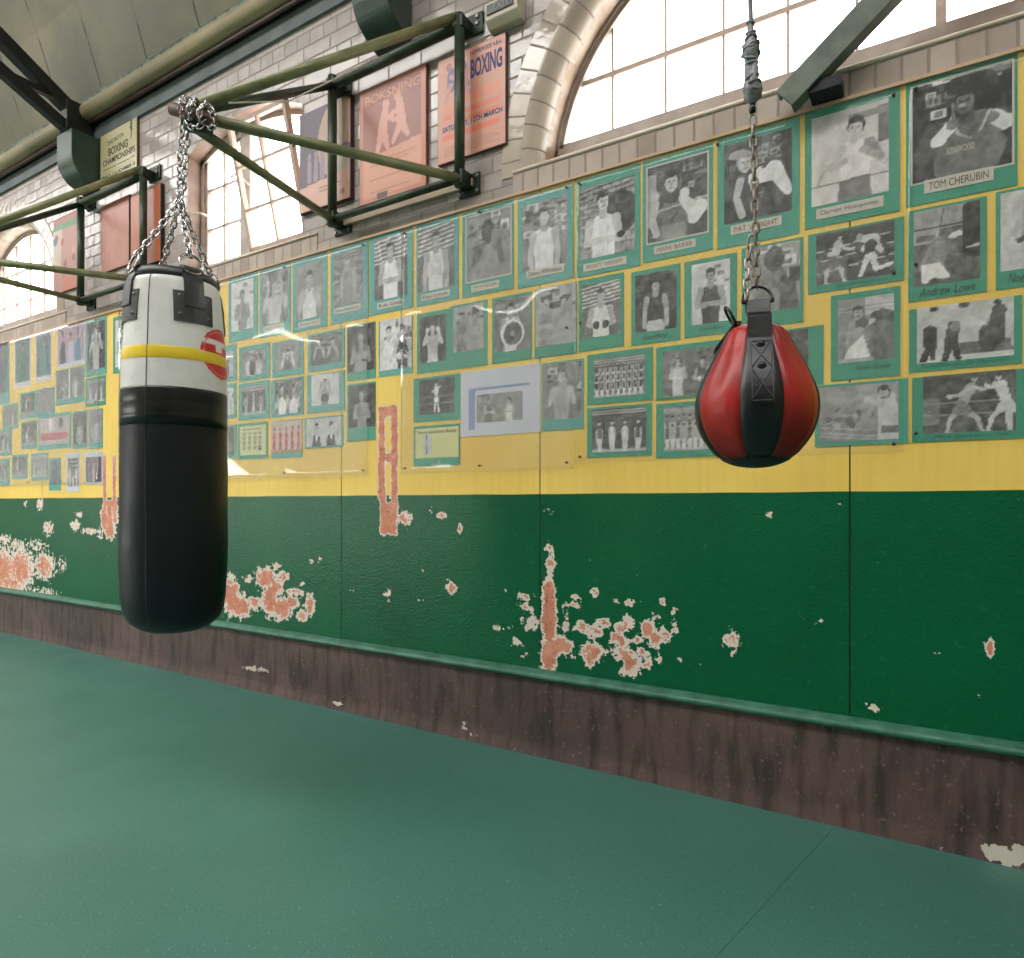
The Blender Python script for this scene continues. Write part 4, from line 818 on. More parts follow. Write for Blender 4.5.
def photos_behind_bag():
    "the columns of the display that the tall bag covers from here"
    rows = (('top', 2.665, 2.30, 2.60, 2.36), ('second', 2.27, 2.0, 2.22, 2.05), ('third', 1.97, 1.71, 1.93, 1.75), ('bottom', 1.68, 1.42, 1.64, 1.46))
    for j, (nm, z1, z0, p1, p0) in enumerate(rows):
        for i, (xa, cn) in enumerate(((-5.04, 'first column past the far bared strip'), (-4.75, 'second column past the far bared strip'), (-4.46, 'third column past the far bared strip'))):
            root = empty('mounted_photograph', (xa+.135, 0, z0)); tag(root, 'photograph covered by the tall bag, %s row, %s' % (nm, cn), 'photograph', GROUP)
            MB().box(-.135, .135, -.0035, -.0005, 0, z1-z0).build('mount', MOUNT[(i+j) % 3], root)
            P = Pic(.22, p1-p0, .0075, 900+i*7+j); (G(bg=('dark', 'light', 'collage', 'mid')[(i+j) % 4], pose=('guard', 'fold', 'high', 'low')[(i+2*j) % 4], glove=.15), teamy(4, 1, .3), fightp())[(i+j) % 3](P)
            print_mesh('print', P.tone(), -.11, .11, p0-z0, p1-z0, -.0045, root)
photos_behind_bag()
# the name of a maker on the dark vest
_r = [o for o in bpy.data.objects if o.get('label', '').startswith('large photograph of a boxer in a vest')][0]
text_mesh('KENWOOD', at(947, 300)[0]-_r.location.x, at(975, 300)[0]-_r.location.x, at(961, 152)[1]-_r.location.z, at(961, 145.5)[1]-_r.location.z, -.0052, PAPER, _r)

# ------------------------------------------------------------------ clear acrylic sheets with their screws
ACR = [glass_mat('clear_acrylic_%d' % i, (.99, .99, .985), 1.0, .035, d) for i, d in enumerate((.10, .10, .08, .05, .026, .012))]  # painted glare haze, thinning from the far sheets to the right
def sheets():
    lab = ['clear acrylic sheet at the far left end under the round topped window', 'clear acrylic sheet behind the tall bag, between the far bared strip and the leaning window', 'clear acrylic sheet beneath the leaning window, left of the near bared strip',
           'clear acrylic sheet beneath the old posters, right of the near bared strip', 'clear acrylic sheet behind the red bag', 'clear acrylic sheet at the right end']
    sa, sb = at(575.2, 300)[0], at(904.9, 300)[0]
    sp = [(-8.6, -5.60), (-5.30, -4.085), (-4.075, -2.68), (-2.43, sa-.004), (sa+.004, sb-.004), (sb+.004, 1.3)]
    zb = [1.355, 1.355, 1.355, 1.357, 1.38, 1.415]
    sc = mat('screw_steel', hx('4a4038'), .4, .8)
    for i, ((a, b_), z0) in enumerate(zip(sp, zb)):
        nx = max(20, int((b_-a)/.03)); nz = 44; gx, gz = np.meshgrid(np.linspace(a, b_, nx), np.linspace(z0, 2.683, nz))
        amp = .003 if i in (1, 2, 3) else .0015
        yy = -.0168-amp*(np.sin(gx*3.1+gz*2.0+i)*np.sin(gz*4.3+i*1.7)+.6*np.sin(gx*7.7-gz*5.1+2*i)+.35*np.sin(gx*15+gz*11)*np.sin(gz*9))
        m = MB()
        f = m.ring(np.stack([gx.ravel(), yy.ravel(), gz.ravel()], 1).tolist()); k = m.ring(np.stack([gx.ravel(), yy.ravel()+.003, gz.ravel()], 1).tolist())
        I = np.arange(nx*nz).reshape(nz, nx)
        for r_ in range(nz-1):
            for c in range(nx-1):
                q = (I[r_, c], I[r_, c+1], I[r_+1, c+1], I[r_+1, c]); m.f.append(tuple(int(v) for v in q)); m.f.append(tuple(int(v)+nx*nz for v in reversed(q)))
        rim = list(I[0, :])+list(I[1:, -1])+list(I[-1, -2::-1])+list(I[-2:0:-1, 0])
        for j in range(len(rim)): p, q = int(rim[j]), int(rim[(j+1) % len(rim)]); m.f.append((q, p, p+nx*nz, q+nx*nz))
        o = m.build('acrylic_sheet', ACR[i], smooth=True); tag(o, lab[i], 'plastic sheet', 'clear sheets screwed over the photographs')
        n = max(2, int(round((b_-a)/.65)))
        for zz in (z0+.03, 2.655, (z0+2.66)/2):
            for j in range(n+1):
                if zz > 1.9 and zz < 2.2 and 0 < j < n: continue
                x = a+.03+(b_-a-.06)*j/n
                s_ = MB(); s_.lathe([(0, -.003), (.005, -.0022), (.0065, 0), (.003, .0), (.003, .018)], 12)
                t_ = s_.build('screw', sc, o, smooth=True); t_.location = (x, -.0235, zz); t_.rotation_euler = (-PI/2, 0, 0)
sheets()

# ------------------------------------------------------------------ old posters on the glazed bricks
def poster(x0, x1, z0, z1, art, label, name='boxing_poster', y=-.02, edge='6a4a3c', cell=.007):
    root = empty(name, ((x0+x1)/2, 0, z0)); tag(root, label, 'poster', 'old posters on the glazed bricks')
    w_, h_ = x1-x0, z1-z0
    MB().box(-w_/2, w_/2, y, -.001, 0, h_).build('board', mat('board_'+edge, hx(edge), .6, var=.1), root, bevel=.002)
    P = Pic(w_, h_, cell, int(abs(x0)*100)); P.rgb = np.full((P.nz, P.nx, 3), .3); art(P)
    print_mesh('sheet', np.clip(P.rgb+(P.r.rand(P.nz, P.nx, 1)-.5)*.02, 0, 1), -w_/2+.004, w_/2-.004, .004, h_-.004, y-.0012, root)
    return root, w_, h_, y-.0016
A = lambda s: np.array(hx(s))
def p_champ(P):
    P.put(P.u >= 0, A('b8b088')); P.put((P.v < .12) & (P.u > .3), A('a89f78')); P.cap(.86*P.a, .88, .86*P.a, .74, .03, .03, A('3c4a38')); P.ell(.86*P.a, .92, .018, .025, A('3c4a38')); P.cap(.86*P.a, .74, .85*P.a, .62, .02, .014, A('3c4a38')); P.cap(.86*P.a, .83, .82*P.a, .78, .012, .012, A('3c4a38'))
    for z in (.235, .03): P.rect(.1*P.a, z, .9*P.a, z+.008, A('8a825a'))
def p_bok(P):
    P.put(P.u >= 0, A('c07a64')); P.rect(.05*P.a, .4, .94*P.a, .96, A('96594e')); P.rect(.05*P.a, .04, .94*P.a, .4, A('cf9276'))
    P.poly([(.05*P.a, .4), (.94*P.a, .4), (.94*P.a, .44), (.05*P.a, .38)], A('cf9276'))
    c = A('cf9482')
    P.cap(.4*P.a, .76, .36*P.a, .6, .035, .055, c); P.ell(.41*P.a, .8, .04, .045, c); P.cap(.36*P.a, .6, .28*P.a, .42, .05, .025, c); P.cap(.37*P.a, .58, .44*P.a, .42, .045, .022, c); P.cap(.38*P.a, .72, .54*P.a, .64, .025, .022, c)
    P.cap(.62*P.a, .78, .64*P.a, .62, .035, .055, c); P.ell(.59*P.a, .83, .038, .045, c); P.cap(.62*P.a, .72, .5*P.a, .7, .022, .025, c); P.cap(.64*P.a, .6, .52*P.a, .46, .04, .022, c); P.cap(.64*P.a, .6, .74*P.a, .48, .045, .022, c)
    for i, z in enumerate((.34, .30, .22, .18, .10, .07)): P.rect(.16*P.a, z, (.86-.1*(i % 2))*P.a, z+.009, A('b06a58'))
    P.put((P.v < .06) & (np.abs(P.u-.35*P.a) < .06) & (P.v > .0), A('4a3a30'))
def p_box(P):
    P.put(P.u >= 0, A('cf9078')); r = A('e0704c'); b = A('4a5080')
    P.rect(.1*P.a, .40, .93*P.a, .46, r); P.rect(.1*P.a, .49, .93*P.a, .53, A('e2845e')); P.rect(.3*P.a, .55, .93*P.a, .60, A('e2845e')); P.rect(.3*P.a, .33, .93*P.a, .37, r); P.rect(.08*P.a, .2, .93*P.a, .26, r)
    for q in np.arange(.12, .92, .09): P.rect(q*P.a, .4, (q+.012)*P.a, .6, A('cf9078'))
    P.cap(.2*P.a, .86, .2*P.a, .7, .035, .05, b); P.ell(.17*P.a, .9, .035, .045, A('b06058')); P.cap(.2*P.a, .72, .12*P.a, .58, .03, .02, A('c08078')); P.cap(.2*P.a, .8, .32*P.a, .74, .022, .022, A('c08078')); P.cap(.42*P.a, .82, .42*P.a, .66, .035, .045, A('c07060')); P.ell(.4*P.a, .86, .032, .042, b); P.ell(.42*P.a, .65, .05, .04, b); P.cap(.42*P.a, .66, .5*P.a, .58, .028, .02, A('c08078'))
    for i in range(5): P.rect(.1*P.a, .05+.027*i, (.9-.08*(i % 2))*P.a, .057+.027*i, A('b88070'))
def p_purple(P):
    P.put(P.u >= 0, A('4a384c')); P.ell(.78*P.a, .62, .3, .4, A('a88a72')); P.ell(.9*P.a, .35, .18, .2, A('7a5a6a')); P.ell(.86*P.a, .38, .1, .14, A('b0a090'))
    for i in range(3): P.cap((.2+.13*i)*P.a, .48, (.2+.13*i)*P.a, .3, .03, .035, A('8a7484')); P.ell((.2+.13*i)*P.a, .54, .028, .035, A('8a7484'))
    P.poly([(0, 0), (P.a, 0), (P.a, .3), (0, .24)], A('c79a84')); P.rect(.4*P.a, .19, .8*P.a, .2, A('7a5a58')); P.rect(.4*P.a, .15, .7*P.a, .165, A('7a5a58')); P.ell(.85*P.a, .08, .03, .03, A('9a6a60'))
def p_orange(c1, c2):
    def f(P):
        P.put(P.u >= 0, A(c1)); P.put(P.u < .08*P.a, A(c2))
        for _ in range(5): P.ell(P.r.rand()*P.a, P.r.rand(), .12, .16, A(c1)*.92)
    return f
def p_mixed(P):
    P.put(P.u >= 0, A('a8766a')); P.rect(0, .84, P.a, .93, A('4f7a50')); P.rect(0, .93, P.a, 1, A('9a5a4c')); P.poly([(0, .3), (.2, .3), (.25, .85), (0, .85)], A('b5a596'))
    for _ in range(12): P.ell(P.r.rand()*P.a, .2+P.r.rand()*.6, .05, .05, A(P.r.choice(['7a4a48', 'a04a3a', '5a5a68', 'b08a78']))); 
    P.rect(.3, 0, P.a, .25, A('b06a58'))
def posters():
    dk = mat('poster_black', hx('33332c'), .6, var=0); pk = mat('poster_pink', hx('dca48e'), .6, var=0); nv = mat('poster_navy', hx('3c4578'), .6, var=0)
    r, w_, h_, y = poster(-5.56, -5.03, 3.665, 4.15, p_champ, 'cream boxing championships poster beside the far corbel, highest of the posters')
    text_mesh('THE ROTA', -.16, .08, h_*.68, h_*.75, y, dk, r, slope=.05); text_mesh('BOXING', -.14, .14, h_*.49, h_*.62, y, dk, r, bold=.02); text_mesh('CHAMPIONSHIPS', -.22, .24, h_*.36, h_*.46, y, dk, r, bold=.02)
    text_mesh('Wednesday evening at 7.30', -.22, .24, h_*.27, h_*.315, y, dk, r); text_mesh('MARCH 15 & NOVEMBER 18', -.23, .24, h_*.15, h_*.21, y, dk, r, bold=.02)
    poster(-6.33, -5.88, 2.97, 3.60, p_mixed, 'faded red and green poster right of the far round topped window')
    poster(-5.545, -5.14, 3.01, 3.54, p_orange('a86a58', 'b07c5c'), 'plain salmon coloured poster board between the two posts of the far bracket')
    poster(-5.10, -4.70, 2.95, 3.51, p_orange('b0603f', 'a86450'), 'deep orange poster board crossed by the right post of the far bracket', edge='2a2420', y=-.03)
    poster(-3.225, -2.795, 2.94, 3.535, p_purple, 'purple and tan poster beside the leaning window', edge='4a2c2c', y=-.03)
    r, w_, h_, y = poster(-2.735, -2.25, 2.875, 3.525, p_bok, 'pink poster with two sparring figures, middle of the three near ones', edge='8a4a3c')
    text_mesh('BOKSNING', -w_*.41, w_*.42, h_*.845, h_*.925, y, pk, r, bold=.02)
    r, w_, h_, y = poster(-2.175, -1.752, 2.955, 3.50, p_box, 'orange boxing poster with blue lettering, nearest to the big window')
    text_mesh('HUMBERSIDE A.B.A.', .0, w_*.45, h_*.915, h_*.955, y, nv, r); text_mesh('BOXING', .0, w_*.45, h_*.70, h_*.88, y, nv, r, bold=.03)
    text_mesh('SATURDAY, 12TH MARCH', -w_*.42, w_*.45, h_*.285, h_*.345, y, nv, r, bold=.02)
    # sign light
    root = empty('sign_light', (-1.745, 0, 3.515)); tag(root, 'small cream boxed light with a dark lettered window, above the orange boxing poster', 'light')
    cr = mat('cream_plastic', hx('c9c0a8'), .4, var=.08)
    b = MB(); pr = [(0, 0), (-.045, .0), (-.075, .03), (-.08, .11), (0, .11)]; p = b.ring([(-.093, y_, z) for y_, z in pr]); q = b.ring([(.093, y_, z) for y_, z in pr]); b.bridge(p, q); b.f += [tuple(reversed(p)), tuple(q)]; b.build('housing', cr, root, bevel=.004)
    s_ = MB().box(-.08, .07, -.083, -.077, .052, .098).build('sign_window', mat('black_plastic', hx('16181a'), .3, var=0), root)
    text_mesh('EXIT', -.04, .05, .06, .09, -.0836, mat('grey_plastic', hx('8a8a80'), .5, var=0), s_)
posters()

# ------------------------------------------------------------------ wall brackets that carry the heavy bags
DG = mat('dark_green_iron', hx('36472f'), .4, var=.35, vs_=14, bump=.15, bs=50, col2=hx('232e1f'))
OL = mat('olive_worn_iron', hx('8a8a60'), .42, var=.3, vs_=10, bump=.15, bs=50, col2=hx('6a6c4a'))
APEX = atz(200, 117, 2.74)
XB1, XB2, ZB, ZTB, YB = -2.885, -1.985, 2.815, 3.58, -.085
def bracket(dx, label, group='folding wall brackets'):
    root = empty('bag_bracket', (XB1+dx, 0, ZB)); tag(root, label, 'bracket', group); L = lambda x, y, z: Vector((x-XB1, y, z-ZB)); ap = L(*APEX)
    b1, b2, t1, t2 = L(XB1, YB, ZB), L(XB2, YB, ZB), L(XB1, YB, ZTB), L(XB2, YB, ZTB)
    for p, q in ((b1, t1), (b2, t2)): MB().tube([p-Vector((0, 0, .04)), q+Vector((0, 0, .05))], .026, 14).build('post', DG, root, smooth=True)
    MB().tube([t1, t2], .028, 14).build('top_rail', DG, root, smooth=True); MB().tube([b1, b2], .02, 14).build('bottom_rail', DG, root, smooth=True)
    MB().tube([t2+Vector((-.02, -.01, .04)), ap+Vector((0, 0, .05))], .023, 14).build('upper_arm', OL, root, smooth=True); MB().tube([t1, ap+Vector((.0, .0, .03))], .021, 14).build('upper_arm', DG if dx == 0 else DG, root, smooth=True)
    MB().tube([b2, ap], .023, 14).build('lower_arm', OL, root, smooth=True); MB().tube([b1+Vector((-.0, -.01, 0)), ap+Vector((-.01, 0, -.05))], .021, 14).build('lower_arm', OL, root, smooth=True)
    for x, z in ((XB1, ZTB), (XB2, ZTB), (XB1, ZB), (XB2, ZB)):
        c = L(x, 0, z); top = z > 3
        m = MB().box(c.x-.06, c.x+(.09 if x == XB2 and top else .07), -.014, -.001, c.z-(.02 if top else .06), c.z+(.085 if top else .05)); m.box(c.x-.03, c.x+.03, YB-.02, -.01, c.z-(.02 if top else .03), c.z+.04)
        pl = m.build('wall_plate', mat('black_iron', hx('1f2a20'), .45, .3), root, bevel=.003)
        for ax, az in ((-.045, .03), (.058, .03), (-.045, .065 if top else -.045), (.058, .065 if top else -.045)):
            bt = MB().lathe([(0, .009), (.009, .008), (.011, .004), (.011, 0)], 6).build('bolt', mat('bolt_steel', hx('8a8a80'), .35, .7), pl); bt.location = (c.x+ax, -.014, c.z+az); bt.rotation_euler = (PI/2, 0, 0)
    # hinge head: pipe stub lying across the arms
    b = MB().tube([ap+Vector((-.10, -.06, .035)), ap+Vector((.03, .0, -.01)), ap+Vector((.06, .03, -.03))], .026, 14).build('head_stub', mat('rusty_iron', hx('7a4a3c'), .5, .3, var=.5, vs_=25, col2=hx('3c3a30')), root, smooth=True)
    MB().bar(ap+Vector((-.05, -.03, -.03)), ap+Vector((.05, .02, -.06)), .03, .05).build('head_plate', MATS['black_iron'], root, bevel=.004)
    return root
br = bracket(0, 'green tubular wall bracket holding the tall black and white bag')
bracket(-2.845, 'green tubular wall bracket at the left edge of the picture, no bag on it')
tw = MB().tube([APEX+Vector((.12, .05, .045)), (APEX+Vector((XB1, YB, ZTB)))/2+Vector((.16, -.06, -.095)), Vector((XB1+.45, YB-.032, ZTB-.0))], .0035, 6).build('string', mat('white_string', hx('d8d2c4'), .7), smooth=True); tag(tw, 'thin white string running from the near bracket head towards its wall end', 'string')

# ------------------------------------------------------------------ corbels, roof trusses and the diagonal brace
def corbel(x0, label):
    b = MB(); pr = [(.002, 4.085), (-.215, 4.085), (-.215, 3.90)]+[(-.06-.155*math.cos(v), 3.90-.19*math.sin(v)) for v in [i*PI/2/14 for i in range(1, 15)]]+[(-.06, 3.69), (.002, 3.675)]
    p = b.ring([(-.117, y, z-3.675) for y, z in pr]); q = b.ring([(.117, y, z-3.675) for y, z in pr]); b.bridge(p, q); b.f += [tuple(reversed(p)), tuple(q)]
    o = b.build('corbel', mat('corbel_green', hx('27382e'), .4, var=.3, vs_=7, bump=.15, bs=30, col2=hx('36483b')), loc=(x0, -.003, 3.675), bevel=.004); tag(o, label, 'corbel', 'green corbels under the roof trusses'); return o
CX = (-5.70, -2.482, .735)
for x, l in zip(CX, ('green rounded corbel at the far end, beside the cream poster', 'green rounded corbel above the pink and purple posters', 'green rounded corbel beyond the right edge of the picture')): corbel(x, l)
BK = mat('black_truss_paint', hx('0f100f'), .5, var=.3, col2=hx('1b1a18'))
def truss(x, label):
    root = empty('roof_truss', (x, 0, 4.087)); tag(root, label, 'roof truss', 'black iron roof trusses'); z = lambda v: v-4.087
    P = lambda y, zz: Vector((0, y, z(zz)))
    MB().bar(P(-.17, 4.27), P(-3.2, 6.15), .10, .09).build('rafter', BK, root, bevel=.004)
    MB().bar(P(-.16, 3.97+.13), P(-3.2, 5.6), .07, .08).build('lower_chord', BK, root, bevel=.004)
    MB().box(-.06, .06, -.225, -.03, z(4.088), z(4.33)).build('shoe', BK, root, bevel=.004)
    for ya, yb in ((-.28, -.62), (-.62, -1.0), (-1.0, -1.5), (-1.5, -2.0), (-2.0, -2.6)):
        ra = lambda y: 4.27+(-.17-y)*.62; lo = lambda y: 4.10+(-.16-y)*.494
        MB().bar(P(ya, ra(ya)-.02), P(yb, lo(yb)), .05, .04).build('strut', BK, root)
    return root
truss(CX[0], 'black iron roof truss at the top left corner')
truss(CX[1], 'black iron roof truss above the near green corbel')
def brace():
    a, b_ = Vector((-.462, -.115, 2.71)), Vector((.66, -.115, 3.62)); d = (b_-a).normalized(); L_ = (b_-a).length
    pr = [(-.045, -.0), (.045, 0), (.045, .065), (.035, .065), (.035, .012), (-.035, .012), (-.035, .065), (-.045, .065)]
    m = MB(); n = Vector((-d.z, 0, d.x)); p = m.ring([a+n*u+Vector((0, v, 0)) for u, v in pr]); q = m.ring([b_+n*u+Vector((0, v, 0)) for u, v in pr]); m.bridge(p, q); m.f += [tuple(reversed(p)), tuple(q)]
    root = m.build('steel_brace', mat('grey_green_paint', hx('6c7468'), .5, var=.3, vs_=12, bump=.15, col2=hx('565d56')), bevel=.002); tag(root, 'grey green steel channel slanting up across the big window', 'brace')
    MB().box(-.38, -.27, -.10, -.007, 2.705, 2.75).build('shoe', mat('black_shoe', hx('14161c'), .6), root, bevel=.004)
brace()

# ------------------------------------------------------------------ chains
CHAIN = mat('zinc_chain', hx('d2d0d0'), .25, .85, var=.3, vs_=60, col2=hx('9a9696'))
def chain_mb(pts, pitch=.029, wr=.0045, hw=.0105, b=None, seg=6, k=4, tw=0):
    b = b or MB(); pts = [Vector(p) for p in pts]; acc = [0]
    for p, q in zip(pts, pts[1:]): acc.append(acc[-1]+(q-p).length)
    def pos(s):
        for i in range(len(acc)-1):
            if s <= acc[i+1]+1e-9: return pts[i].lerp(pts[i+1], (s-acc[i])/(acc[i+1]-acc[i]+1e-9))
        return pts[-1]
    n = max(1, round(acc[-1]/pitch)); st = acc[-1]/n
    for i in range(n):
        c = pos((i+.5)*st); t = (pos(min(acc[-1], (i+1)*st))-pos(i*st)).normalized(); u = Vector((0, 0, 1)) if abs(t.z) < .9 else Vector((1, 0, 0))
        s1 = t.cross(u).normalized(); s2 = t.cross(s1); a = tw+(PI/2 if i % 2 else 0); w_ = s1*math.cos(a)+s2*math.sin(a); h = st*.5+wr*.7-hw*.0
        path = []
        for e in (1, -1):
            for j in range(k+1): g = -PI/2+PI*j/k; path.append(c+t*(e*(h-hw)+e*hw*math.cos(g))+w_*(e*hw*math.sin(g)*1))
        b.tube(path, wr, seg, closed=True)
    return b

# ------------------------------------------------------------------ tall hanging bag
BAG = atz(175, 503, 2.74); BAG.z = 0
GATH = 2.445
def heavy_bag():
    az0 = math.atan2(-D-BAG.y, 0-BAG.x)       # towards the camera side
    A0 = math.radians(-31)
    root = empty('heavy_punching_bag', (BAG.x, BAG.y, .67)); tag(root, 'tall white topped black punching bag with a yellow stripe, hanging on chains', 'punching bag')
    Z = .67; KR = .004108*.905; zz = lambda py: 1.2+(503-py)*.004108*(.935+.065*min(1, max(0, (py-500)/90)))-Z
    lump = lambda a, z: 1+.008*math.sin(3*a+z*5)+.006*math.sin(5*a-z*9+1)+.004*math.sin(2*a+z*17)
    blk = bpy.data.materials.new('black_vinyl'); t = NT(blk)
    c = t.mix(t.step(t.noise(5, 5), .35, .7), hx('0c1117'), hx('131a21')); t.l(c, t.b.inputs['Base Color'])
    t.l(t.math('MULTIPLY_ADD', t.noise(7, 5), .3, .27), t.b.inputs['Roughness']); t.b.inputs['Specular IOR Level'].default_value = .38
    t.bump(t.math('ADD', t.math('MULTIPLY', t.noise(9, 3), 1.0), t.math('MULTIPLY', t.noise(160, 2), .06)), .22, .015)
    wht = bpy.data.materials.new('white_vinyl'); t = NT(wht)
    c = t.mix(t.step(t.noise(3.5, 6), .4, .68), hx('e9e7e4'), hx('cfccc8')); c = t.mix(t.math('MULTIPLY', t.step(t.noise(11, 6), .58, .75), .3), c, hx('94918e'))
    t.l(c, t.b.inputs['Base Color']); t.b.inputs['Roughness'].default_value = .35; t.bump(t.noise(10, 3), .15, .015)
    prof = [(632, 0), (631, 15), (629, 27), (625, 37), (618, 45.5), (608, 50.5), (595, 52.6), (570, 53.8), (545, 54), (520, 53.8), (495, 53.9), (470, 53.8), (450, 53.2), (424, 53)]
    lo = [(r*KR, zz(py)) for py, r in prof]; lo2 = []
    for (r0, z0), (r1, z1) in zip(lo, lo[1:]):
        k = max(1, int(abs(z1-z0)/.03)); lo2 += [(r0+(r1-r0)*i/k, z0+(z1-z0)*i/k) for i in range(k)]
    lo2.append(lo[-1])
    MB().lathe(lo2, 72, fn=lump).build('black_cover', blk, root, smooth=True)
    # lapped tape between the black and the white
    tp = mat('black_tape', hx('0f1317'), .3, var=.2, vs_=6, bump=.1, bs=15)
    tz = [(424, 53.1), (424.2, 53.5), (414, 53.6), (412, 53.4), (411, 53.6), (402, 53.6), (400, 53.3), (399, 53.5), (388, 53.2), (386, 52.8), (386, 52.3)]
    MB().lathe([(r*KR, zz(py)) for py, r in tz], 72, fn=lump).build('black_tape_wrap', tp, root, smooth=True)
    up = [(387, 52.4), (375, 52.2), (360, 51.8), (345, 51), (330, 50), (315, 49.4), (300, 48.4), (288, 47.2), (278, 46.2), (274, 45.2), (271, 43)]
    MB().lathe([(r*KR, zz(py)) for py, r in up], 72, fn=lump).build('white_cover', wht, root, smooth=True)
    MB().lathe([(51.95*KR, zz(357.5)), (52.1*KR, zz(357)), (51.4*KR, zz(346)), (51.0*KR, zz(345))], 72, fn=lump).build('yellow_stripe', mat('yellow_vinyl', hx('f2d030'), .35, var=.1), root, smooth=True)
    gl = mat('grey_black_leather', hx('3a3c3e'), .4, var=.3, vs_=14, bump=.2, bs=60)
    MB().lathe([(43*KR, zz(272.5)), (44.6*KR, zz(272)), (44.6*KR, zz(268)), (43*KR, zz(263.5)), (40*KR, zz(261.5)), (20*KR, zz(260)), (0, zz(259.5))], 64, fn=lambda a, z: 1+.012*math.sin(4*a+1)).build('top_collar', gl, root, smooth=True)
    def R(py):
        for (p0, r0), (p1, r1) in zip(up+[(263, 42)], up[1:]+[(262, 41)]):
            if p1 <= py <= p0: return (r0+(r1-r0)*(p0-py)/(p0-p1+1e-9))*KR
        return 53*KR
    def patch(b, th, hw_px, p0, p1, off, n=8, m=6, taper=1.0):
        grid = []
        for j in range(m+1):
            py = p0+(p1-p0)*j/m; r = R(py)*1.012+off; z = zz(py); w_ = hw_px*KR*(taper+(1-taper)*j/m)/r
            grid.append([(r*math.cos(A0+th-w_+2*w_*i/n), r*math.sin(A0+th-w_+2*w_*i/n), z) for i in range(n+1)])
        f = [b.ring(g) for g in grid]; k = [b.ring([(x*(1-.006/max(.05, math.hypot(x, y))), y*(1-.006/max(.05, math.hypot(x, y))), z) for x, y, z in g]) for g in grid]
        for a, c in zip(f, f[1:]): b.bridge(a, c, False)
        rim = [(g[0], h[0]) for g, h in zip(f, k)], [(g[-1], h[-1]) for g, h in zip(f, k)]
        b.bridge(f[0], k[0], False); b.bridge(f[-1], k[-1], False)
        for side in rim:
            for (a, a2), (c, c2) in zip(side, side[1:]): b.f.append((a, c, c2, a2))
        return b
    rings = []
    for i, th in enumerate([math.radians(v) for v in (22, 112, 202, -68)]):
        s_ = patch(MB(), th, 21, 319, 288, .004, taper=1.0).build('strap_patch', gl, root, smooth=False)
        q = patch(MB(), th, 10.5, 303, 264, .0085).build('strap', gl, s_)
        # strap loop over the ring
        d = Vector((math.cos(A0+th), math.sin(A0+th), 0)); sd = Vector((-d.y, d.x, 0)); rr = R(266)+.008
        MB().sweep([d*rr+Vector((0, 0, zz(268))), d*(rr+.004)+Vector((0, 0, zz(264))), d*(rr-.01)+Vector((0, 0, zz(260.5))), d*(rr-.03)+Vector((0, 0, zz(261.5)))], [(-.04, -.003), (.04, -.003), (.04, .003), (-.04, .003)], up=d).build('strap_loop', gl, s_)
        c = d*(rr-.008)+Vector((0, 0, zz(263)+.022)); MB().tube([c+sd*.046*math.cos(g)+Vector((0, 0, 1))*.040*math.sin(g)-d*.012*math.sin(g) for g in [2*PI*j/24 for j in range(24)]], .0056, 8, closed=True).build('d_ring', CHAIN, s_, smooth=True)
        for su in (-1, 1):
            for py in (293, 312): 
                r = R(py)*1.012+.005; a = A0+th+su*15*KR/r; e = MB().lathe([(0, .004), (.004, .003), (.006, 0)], 10).build('rivet', mat('brass_rivet', hx('8a8478'), .35, .8), s_, smooth=True); e.location = (r*math.cos(a), r*math.sin(a), zz(py)); e.rotation_euler = (0, PI/2, a)
        rings.append(c+Vector((0, 0, .03))-d*.008)
    g = Vector((-.0+.018, .010, GATH-Z))
    for i, p in enumerate(rings):
        MB() ; chain_mb([p, p.lerp(g, .5)+Vector((0, 0, -.01)), g], tw=.4*i).build('hanging_chain', CHAIN, root, smooth=True)
    MB().tube([g+Vector((.018*math.cos(v), .006*math.sin(v), .02*math.sin(v)+.004)) for v in [2*PI*j/20 for j in range(20)]], .005, 8, closed=True).build('gathering_ring', CHAIN, root, smooth=True)
    apx = APEX-Vector((BAG.x, BAG.y, Z)); top = apx+Vector((-.055, -.035, .03)); top2 = apx+Vector((-.01, -.012, .0))
    chain_mb([g, g.lerp(top, .5)+Vector((-.012, 0, 0)), top]).build('hanging_chain', CHAIN, root, smooth=True)
    chain_mb([g+Vector((.01, .004, .01)), g.lerp(top, .45)+Vector((.01, .01, 0)), top+Vector((.02, .01, 0))], tw=.8).build('hanging_chain', CHAIN, root, smooth=True)
    # slack loops wound round the bracket head
    b = MB()
    for o_, rr in ((Vector((-.045, -.028, .03)), .042), (Vector((-.015, -.01, .015)), .045), (Vector((.03, .008, -.005)), .048)):
        c = apx+o_; ax = Vector((.8, .45, -.25)).normalized(); e1 = ax.cross(Vector((0, 0, 1))).normalized(); e2 = ax.cross(e1)
        chain_mb([c+e1*rr*math.cos(v)+e2*rr*math.sin(v) for v in [2*PI*j/16 for j in range(17)]], b=b, pitch=.024)
    chain_mb([apx+Vector((.045, .0, .04)), apx+Vector((.07, .01, -.0)), apx+Vector((.065, .01, -.06)), apx+Vector((.045, .0, -.03)), apx+Vector((.02, -.02, -.06)), apx+Vector((-.02, -.03, -.05)), apx+Vector((-.04, -.04, .0))], b=b, pitch=.024)
    b.build('chain_loop', CHAIN, root, smooth=True)
